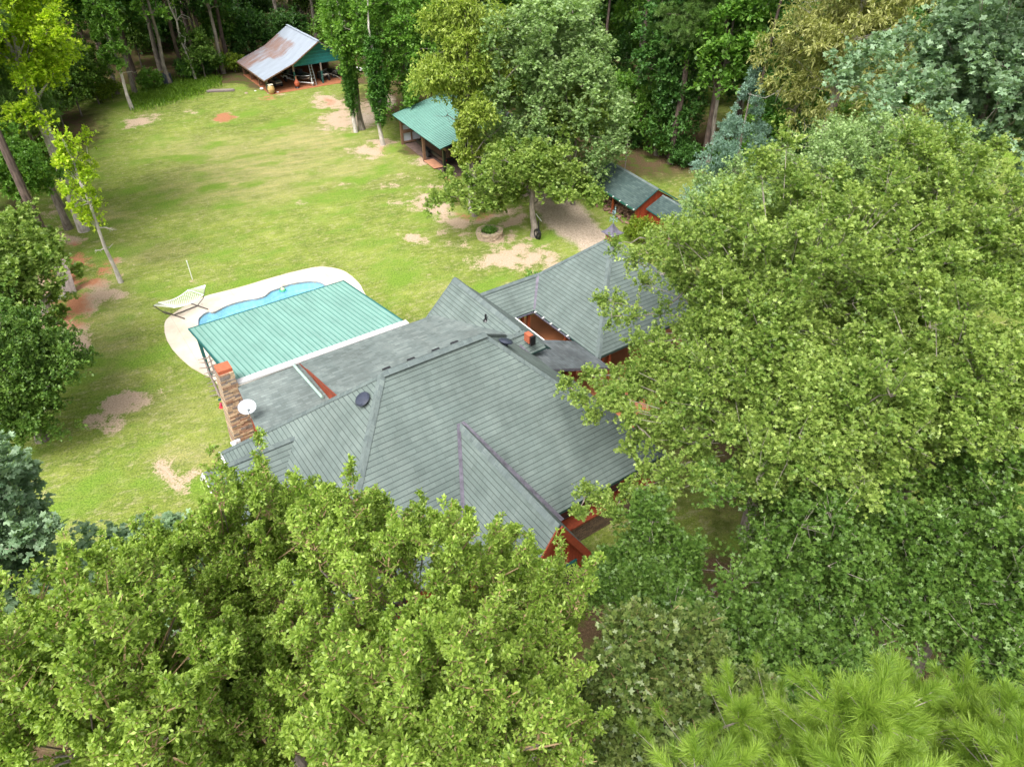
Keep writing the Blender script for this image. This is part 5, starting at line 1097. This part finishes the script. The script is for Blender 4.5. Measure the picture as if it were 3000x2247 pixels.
# mid distance trees round the carport
def MID(name, bpx, bpy, zc, R, H, kind, label, seed, off=(0, 0), **k):
    b = at(bpx, bpy, 0); kw = dict(nclump=110, rc=.8, boughs=(14, 1.35) if R[0] > 2.5 else None, ns=20, nl=10, L=.27, W=.17, style='kite', tr=.3, limbs=26, lightest=.4, deadn=2, zmin=-.5, upb=.5, outb=.8)
    kw.update(k); return make_tree(name, (b[0], b[1]), H, (off[0], off[1], zc), R, kind, label, seed=seed, **kw)
MID('hickory_tree', 1390, 634, 10.5, (3.6, 3.6, 7.8), 18, 'hick', 'tall olive green hickory in front of the carport with ivy at its foot', 41, off=(-.2, 2.0), nclump=200, droop=.3, style='long', W=.12, L=.3, rc=1.0, deadn=8, tr=.21, jit=.28)
MID('slender_tree', 1378, 622, 6.0, (.9, .9, 4.6), 9, 'hick', 'slender pale trunked tree tight beside the olive hickory', 42, nclump=24, tr=.17, bark='barkpale', rc=.6)
MID('post_oak', 1600, 560, 10.0, (4.8, 4.6, 6.0), 15, 'oakpale', 'bright pale green oak rising over the driveway', 43, off=(.3, 0), nclump=200, rc=1.0, L=.25, W=.2, style='lobed', jit=.28,
    extra=fillY([(1420, 40), (1560, 0), (1740, 20), (1800, 180), (1835, 330), (1815, 450), (1720, 560), (1500, 580), (1420, 420), (1400, 250)], 54, 61, 210, .95, 3, np.array([*at(1600, 560, 0)[:2], 0])))
MID('post_oak', 1680, 600, 6.6, (2.6, 2.4, 2.6), 8, 'oak', 'leafy lower oak between the driveway and the firewood shed', 54, off=(-.2, 1.0), nclump=90, rc=.7, L=.22, W=.19, style='lobed', tr=.18)
MID('hickory_tree', 1480, 500, 7.5, (2.6, 2.2, 3.6), 9, 'oak', 'leafy crown filling the gap between the hickory and the pale post oak', 55, off=(0, .6), nclump=100, rc=.8, L=.24, W=.19, style='lobed', tr=.18)
MID('young_oak', 1565, 692, 5.0, (3.6, 2.6, 1.7), 6, 'oak', 'small spreading oak whose trunk stands beside the driveway', 44, off=(-.5, .8), nclump=90, rc=.6, L=.22, W=.19, style='lobed', zmin=-.2, jit=.3,
    extra=fillY([(1230, 560), (1330, 500), (1500, 460), (1700, 520), (1770, 580), (1720, 630), (1640, 600), (1560, 590), (1480, 600), (1440, 640), (1330, 600), (1260, 610)], 48, 52, 70, .62, 4, np.array([*at(1565, 692, 0)[:2], 0]))+[(-3.9, .3, 4.2, .7), (-3.3, -.3, 3.9, .8), (-2.6, -.6, 4.2, .8), (-1.8, -.6, 4.8, .7), (3.0, 1.2, 4.4, .8), (3.6, .8, 4.0, .7), (2.8, .2, 3.6, .7), (2.2, .6, 4.6, .7)])
for k, (px, py, lab) in enumerate(((1043, 388, 'ivy wrapped slim trunk nearest the far shed'), (1123, 425, 'ivy wrapped trunk beside the white carport wall'))):
    MID('ivy_covered_tree', px, py, 6.4, (.55 if k == 0 else .75, .55 if k == 0 else .75, 4.6), 15, 'ivy', lab, 45+k, nclump=60, rc=.45, ns=18, nl=9, L=.2, W=.16, zmin=-.98, upb=.1, tr=.2, bark='barkpale', deadn=0, extra=[(0.2*sin(q*2), .2*cos(q*2), 2.0+q*.45, .42) for q in range(14)], group='ivy wrapped trees left of the carport')
MID('maple_tree', 1075, 395, 12.0, (4.0, 4.0, 5.0), 17, 'oak', 'leafy maple with some rusty leaves hanging over the far shed end', 47, off=(0, 1.5), nclump=120, kind_=None) if False else None
MID('maple_tree', 1060, 380, 11.5, (3.6, 3.8, 4.8), 17, 'forest2', 'leafy maple hanging over the right end of the far shed', 47, off=(-.4, 2.5), nclump=130, L=.26, W=.2)
MID('maple_tree', 1185, 380, 11.5, (3.6, 4.0, 5.6), 17, 'forest2', 'dense mid green maple rising behind the carport wall', 48, off=(.2, 3.5), nclump=140, L=.26, W=.2,
    extra=fillY([(960, -40), (1280, -40), (1290, 150), (1230, 270), (1200, 330), (1120, 330), (1080, 250), (1010, 190), (950, 110)], 71, 76, 150, .9, 8, np.array([*at(1185, 380, 0)[:2], 0])))
MID('post_oak', 1330, 400, 6.0, (3.2, 2.8, 3.2), 8, 'oakdark', 'dark oak limb mass hanging over the green carport roof', 49, off=(.3, 0), nclump=90, L=.24, W=.2, style='lobed', rc=.6)
MID('round_bush', 1876, 706, .75, (1.25, 1.2, .95), 1.2, 'bush', 'rounded yellow-green bush beside the small red shed', 50, nclump=40, rc=.32, ns=20, nl=9, L=.12, W=.07, tr=.06, deadn=0, limbs=10, zmin=-.3)
# top left
MID('sweetgum_tree', 247, 677, 15.0, (4.9, 4.4, 9.0), 22, 'gum', 'tall yellow-green sweetgum with twin pale trunks on the left lawn', 51, off=(-.6, .6), nclump=480, rc=.75, L=.22, W=.18, bark='barkpale', tr=.34, boughs=(42, 1.25), stems=[(0, 0, 1, 1), (.25, .1, 1.25, .75)], extra=[(1.0, -.3, 3.5, .5), (1.6, .3, 4.4, .6), (.8, .5, 5.2, .6), (2.2, .4, 5.6, .6), (2.6, .6, 7.2, .7)], zmin=-.75, inner=.35)
MID('gum_sapling', 388, 322, 8.5, (1.6, 1.6, 5.6), 14, 'forest2', 'thin pale trunk with light green leaves at the lawn edge', 52, off=(-.3, .3), nclump=60, rc=.65, L=.24, W=.18, bark='barkpale', tr=.19, zmin=-.8)
MID('dying_tree', 355, 828, 7.2, (1.0, 1.1, 3.6), 10, 'gum', 'half bare leaning pale tree with dead twigs near the hammock', 53, off=(-.4, .2), nclump=22, rc=.55, L=.18, W=.14, bark='barkpale', tr=.15, deadn=9, zmin=-.9)
def PINE(px, py, H, zc, R, seed, label, n=90, kind='pinefar', tr=.3, group=None, name='pine_tree', b=None, nn=46, L=.34, w=.03):
    b = at(px, py, 0) if b is None else b; rng = np.random.default_rng(seed); t = thing(name, (b[0], b[1], 0), label, 'tree', group)
    Cl, Rc = ell_clumps(rng, (0, 0, zc), R, n, 1.0, -.6, .2, .5); m = 9
    d = nrm(rng.normal(0, .8, (len(Cl)*m, 3))+np.repeat(nrm(Cl-np.array([0, 0, zc]))*.6+np.array([[0, 0, .6]]), m, 0)); tips = np.repeat(Cl, m, 0)+d*rng.uniform(.3, 1.0, (len(d), 1))*.9
    Q, tt = pine_crown(rng, tips, d, nn, 0, L, w, .3); quads_obj('crown', Q, tt, LM[kind], t)
    mb = MB(); pth = limb_path(rng, (0, 0, -.2), (0, 0, H), 7, .012); mb.tube(pth, [tr*(1.2 if k == 0 else 1)*(1-.75*k/7) for k in range(8)], 9)
    for k in rng.permutation(len(Cl))[:26]: mb.tube(limb_path(rng, (0, 0, Cl[k][2]-.6), Cl[k], 3, .05), [.07, .05, .035, .015], 5)
    part('trunk', mb, M['barkpine'], t); return t
PINE(190, 830, 24, 18, (2.6, 2.6, 4.5), 61, 'dark leaning pine trunk beside the weathered board', tr=.34, n=70)
PINE(120, 705, 25, 18, (2.6, 2.6, 4.0), 62, 'second dark pine trunk just behind the twin pale trunks', tr=.3, n=70)
PINE(30, 560, 22, 12.5, (3.4, 3.0, 4.0), 63, 'bushy pine at the top left edge', n=110)
PINE(1965, 480, 24, 13, (3.0, 3.0, 5), 64, 'pale green pine rising above the dark wood centre right', n=110, kind='pinefar')
PINE(1895, 395, 26, 21, (3, 3, 4), 65, 'straight pine trunk in the dark gap above the firewood shed', n=50)
def SIDE(px, py, z, R, kind, label, seed, **k):
    c = at(px, py, z); kw = dict(rc=.62, ns=22, nl=10, L=.2, W=.13, boughs=(14, R[0]*.36), style='kite', tr=.3, limbs=24, lightest=.35, nclump=130, zmin=-.6); kw.update(k)
    return make_tree('leafy_tree', (c[0], c[1]), z+R[2]*.4, (0, 0, z), R, kind, label, seed=seed, **kw)
SIDE(20, 1100, 4.2, (3.4, 4.2, 4.2), 'maple', 'dense dark green tree at the left edge of the lawn', 71, nclump=260, L=.16, W=.10, ns=26, nl=12, rc=.75, jit=.2, boughs=(30, 1.2), zmin=-.95)
SIDE(-10, 860, 6.0, (3.8, 3.6, 3.6), 'oak', 'mid green oak at the left edge above the dense dark tree', 72, nclump=120, style='lobed', L=.22, W=.19)
SIDE(60, 740, 5.0, (2.4, 2.0, 2.2), 'oak', 'small leafy oak in front of the dark pine trunks', 75, nclump=60, style='lobed', L=.22, W=.19)
SIDE(-40, 1560, 11.5, (1.5, 2.0, 2.7), 'oakblue', 'blue-green oak at the left edge with large lobed leaves', 73, style='lobed', L=.19, W=.17, nclump=90, rc=.48, twigs=.3)
SIDE(440, 1700, 8.0, (1.8, 1.6, 2.0), 'oakblue', 'blue-green oak half hidden behind the water oaks', 74, style='lobed', L=.19, W=.17, nclump=50, rc=.5)
SIDE(40, 500, 7.0, (2.6, 2.4, 3.2), 'forest2', 'leafy green tree between the dark pine trunks at the left edge', 78, nclump=110)
SIDE(120, 470, 4.0, (2.2, 2.2, 2.6), 'oak', 'low green tree behind the twin pale trunks', 79, nclump=90, style='lobed', W=.17)
# bright pine at the bottom right
def near_pine():
    rng = np.random.default_rng(77); b = at(2560, 2420, 18.6); t = thing('pine_tree', (b[0], b[1], 0), 'bright green young pine with long needles at the bottom right corner', 'tree')
    tips, dirs, A, B = [], [], [], []
    mb = MB(); mb.tube([(0, 0, 0), (0, 0, 12), (.0, 0, 18.3)], [.2, .12, .03], 9)
    spots = [(2175, 2030), (2235, 2075), (2110, 2200), (2200, 2210), (2330, 2130), (2380, 2140), (2300, 2240), (2420, 2090), (2475, 2005), (2560, 2010), (2540, 2080), (2630, 2010), (2700, 1985), (2760, 2010), (2840, 2020), (2650, 2090), (2735, 2080), (2600, 2150), (2480, 2160), (2700, 2170), (2800, 2120), (2880, 2090), (2960, 2110), (2860, 2170), (2940, 2190), (3020, 2160), (2780, 2230), (2560, 2230), (2660, 2240), (2450, 2240), (2900, 2250), (3000, 2250), (2130, 2260), (2240, 2150), (2055, 2255), (3080, 2080), (3100, 2230), (2390, 2200), (2860, 2050)]
    for k, (px, py) in enumerate(spots):
        z = 19.1+.5*sin(px*.013)+rng.uniform(-.25, .25)-(.5 if px < 2400 else 0); q = at(px, py+55, z)-np.array([b[0], b[1], 0])
        root = np.array([0, 0, q[2]-rng.uniform(.7, 1.1)]); root = root+(q-root)*.35; root[2] = q[2]-.55-rng.uniform(0, .3)
        A.append(root); B.append(q); mb.tube(limb_path(rng, (0, 0, root[2]-.35), root, 3, .03), [.03, .022, .014, .006], 6)
        for s in range(13):
            d = nrm(np.array([rng.normal(0, .45), rng.normal(0, .45), 1.0])) if s == 0 else nrm(np.array([cos(s*.9+k), sin(s*.9+k), rng.uniform(.3, 1.3)]))
            tip = q+(d*.1 if s == 0 else d*rng.uniform(.12, .5)-np.array([0, 0, .1])); tips.append(tip); dirs.append(d); A.append(q-np.array([0, 0, .18])); B.append(tip)
    # lower, hidden tiers give depth
    for k in range(260):
        a = rng.uniform(0, 6.28); r = rng.uniform(.5, 2.3); z = 18.4-r*.4-rng.uniform(0, 1.6); q = np.array([r*cos(a), r*sin(a), z]); d = nrm(np.array([cos(a)*.6, sin(a)*.6, .8]))
        tips.append(q); dirs.append(d); A.append(q*np.array([.3, .3, 1])-np.array([0, 0, .4])); B.append(q)
    Q, tt = pine_crown(rng, np.array(tips), np.array(dirs), 210, 0, .125, .0045, .20); quads_obj('crown', Q, tt, LM['pine'], t)
    part('trunk', mb, M['bark'], t); TQ = prisms(np.array(A), np.array(B)-np.array([[0, 0, .08]]), .007, .003); quads_obj('branches', TQ, np.zeros(len(TQ)), M['twig'], t)
near_pine()

# ------------------------------------------------------------------ the wood behind
SIDE(60, 330, 9.0, (2.4, 2.4, 2.6), 'pinefar', 'soft needled young pine crown at the upper left edge', 76, style='long', L=.3, W=.04, ns=30, nl=16, nclump=60, lightest=.2)
MID('courtyard_shrub', 1575, 905, 1.2, (1.3, 1.3, 1.1), 1.4, 'forest2', 'green shrub glimpsed between the red posts of the courtyard', 56, cat='shrub', nclump=30, rc=.45, L=.14, W=.09, tr=.05, limbs=6, deadn=0)
def forest():
    rng = np.random.default_rng(5); R_ = random.Random(6); proto = {}
    def mk(kind, seed):
        if kind == 'tall': return make_tree('forest_tree', (0, 0), 17, (0, 0, 12.5), (3.6, 3.6, 7), ('forest', 'forest2', 'forest')[seed % 3], 'x', nclump=80, rc=1.1, ns=14, nl=8, L=.42, W=.3, seed=seed, tr=.24, limbs=12, zmin=-.8)
        if kind == 'under': return make_tree('understory_tree', (0, 0), 7, (0, 0, 4.6), (2.6, 2.6, 3.4), ('forest2', 'forest', 'maple')[seed % 3], 'x', nclump=46, rc=.85, ns=14, nl=8, L=.34, W=.22, seed=seed, tr=.1, limbs=12, zmin=-.75, upb=.15, outb=1)
        if kind == 'low': return make_tree('thicket_tree', (0, 0), 5, (0, 0, 2.6), (3.2, 3.2, 2.8), ('forest', 'forest2', 'forest')[seed % 3], 'x', nclump=56, rc=1.0, ns=14, nl=8, L=.36, W=.24, seed=seed, tr=.09, limbs=10, zmin=-.7, upb=.2, outb=1)
        if kind == 'shrub': return make_tree('shrub', (0, 0), 2, (0, 0, 1.2), (1.5, 1.5, 1.2), ('bush', 'forest2', 'forest')[seed % 3], 'x', nclump=20, rc=.6, ns=14, nl=8, L=.24, W=.16, seed=seed, tr=.05, limbs=6)
        if kind == 'pine': return PINE(0, 0, 25, 20, (2.6, 2.6, 4), seed, 'x', n=46, b=(0, 0), tr=.26, name='forest_pine', nn=26, L=.45, w=.06)
    lab = {'tall': ('tall broadleaf tree', 'tree', 'tall broadleaf trees'), 'under': ('young leafy tree', 'tree', 'young leafy trees'),
           'low': ('low leafy thicket tree', 'tree', 'low thicket trees'),
           'shrub': ('leafy shrub', 'shrub', 'leafy shrubs'), 'pine': ('tall bare pine trunk', 'tree', 'tall bare pine trunks')}
    def put(kind, x, y, s=1.0):
        v = rng.integers(3); key = (kind, int(v))
        if key not in proto: proto[key] = mk(kind, 100+int(v)); o = proto[key]
        else: o = copy_tree(proto[key])
        o.location = (x, y, 0); o.rotation_euler = (R_.uniform(-.03, .03), R_.uniform(-.03, .03), R_.uniform(0, 6.28)); sc = s*R_.uniform(.8, 1.2); o.scale = (sc, sc, sc*R_.uniform(.9, 1.15))
        px_, py_ = proj(np.array([[x, y, 0.]])); px_ = float(px_[0]); k_ = sum(px_ > b for b in (300, 680, 1020, 1400, 1900))
        reg = ('above the left end of the lawn', 'left of the rusty roofed shed', 'behind the rusty roofed shed', 'behind the green carport', 'behind the pale post oak', 'right of the dark gap behind the cedar')[k_]
        dep = 'deep in the wood ' if y > 105 else 'near the wood front '
        a, b, g_ = lab[kind]; o['label'] = a+' '+dep+reg; o['category'] = b; o['group'] = g_+' '+dep+reg; return o
    edge = [(-40, 500), (160, 400), (330, 285), (440, 268), (600, 232), (700, 215), (1000, 165), (1150, 230), (1250, 275), (1500, 310), (1700, 400), (1850, 430), (1950, 470), (2300, 560), (3100, 700)]
    ex, ey = zip(*edge)
    # front row at the wood edge
    for px in range(-20, 2500, 52):
        py = np.interp(px, ex, ey)+R_.uniform(-14, 3); p = at(px, py, 0)
        if 690 < px < 1010: continue
        k = R_.choice(['under', 'under', 'tall', 'pine', 'shrub', 'under']); put(k, p[0], p[1], .85 if k == 'under' else 1)
    for px in (560, 610, 690, 640, 1190, 1240, 1690, 1740, 1800, 1860, 1930, 1990, 330, 300, 1660): 
        py = np.interp(px, ex, ey)+R_.uniform(-12, 4); p = at(px, py, 0); put('shrub', p[0], p[1], .9)
    n = 0; tries = 0; P_ = []
    while n < 300 and tries < 9000:
        tries += 1; y = R_.uniform(72, 150); x = R_.uniform(-.80*y-6, .80*y+6); q = np.array([[x, y, 0.]]); px, py = proj(q); px, py = float(px[0]), float(py[0])
        if py > np.interp(px, ex, ey)-22: continue
        lx = (x+29.2)*cos(radians(34))+(y-88.9)*sin(radians(34)); ly = -(x+29.2)*sin(radians(34))+(y-88.9)*cos(radians(34))
        if -3 < lx < 12.5 and -6 < ly < 12: continue
        if any((x-a)**2+(y-b)**2 < 9.5 for a, b in P_): continue
        P_.append((x, y)); n += 1; put(R_.choice(['tall', 'tall', 'low', 'under', 'low', 'pine']), x, y, 1.1)
    for px, py in ((545, 231), (672, 190), (610, 200), (400, 235), (860, 82), (520, 120), (300, 260), (380, 210), (1760, 420)): p = at(px, py, 0); put('pine', p[0], p[1])
    # wood on the left side and on the right side of the yard
    for px, py in ((-60, 640), (-150, 760), (-250, 900), (-120, 560), (60, 470), (-300, 700), (-80, 480)): p = at(px, py, 0); put('tall', p[0], p[1], .9)
    for x, y in ((34, 60), (26, 66), (14, 68), (32, 72), (40, 64), (22, 70), (18, 64)): put('tall', x, y, .8)
    # bare dead tree by the pines
    p = at(575, 238, 0); rr = np.random.default_rng(3); t = thing('dead_tree', (p[0], p[1], 0), 'bare pale dead tree with curling branches at the wood edge', 'tree'); mb = MB(); pth = limb_path(rr, (0, 0, 0), (-1.2, 0, 12), 7, .02); mb.tube(pth, [.16-.015*k for k in range(8)], 8); part('trunk', mb, M['barkpale'], t)
    mb = MB()
    for k in range(16):
        a = pth[int(rr.integers(3, 8))]; b = a+nrm(rr.normal(0, 1, 3))*rr.uniform(1, 2.8); lp = limb_path(rr, a, b, 5, .2, -.6); mb.tube(lp, [.05, .04, .035, .025, .02, .01], 5)
    part('branches', mb, M['barkpale'], t)
    # tall weeds
    rng = np.random.default_rng(9); n = 16000; px = rng.normal(0, 1, n)*75+510; py = 268+rng.normal(0, 1, n)*14+(px-510)*-.28; k = (py > 225) & (px < 650) & (px > 380); P0 = np.array([at(a, b, 0) for a, b in zip(px[k], py[k])]); m = len(P0)
    D = nrm(rng.normal(0, .45, (m, 3))+np.array([[0, 0, 1.]])); Q, tt = leaf_quads(rng, P0, D, .42, .08, 'long', rng.uniform(0, 1, m)); o = quads_obj('tall_weeds', Q, tt, LM['grass'], None); tag(o, 'bright green tall weeds along the wood edge', 'weeds', kind='stuff')
forest()
print('trees', sum(len(o.data.polygons) for o in bpy.data.objects if o.type == 'MESH'))
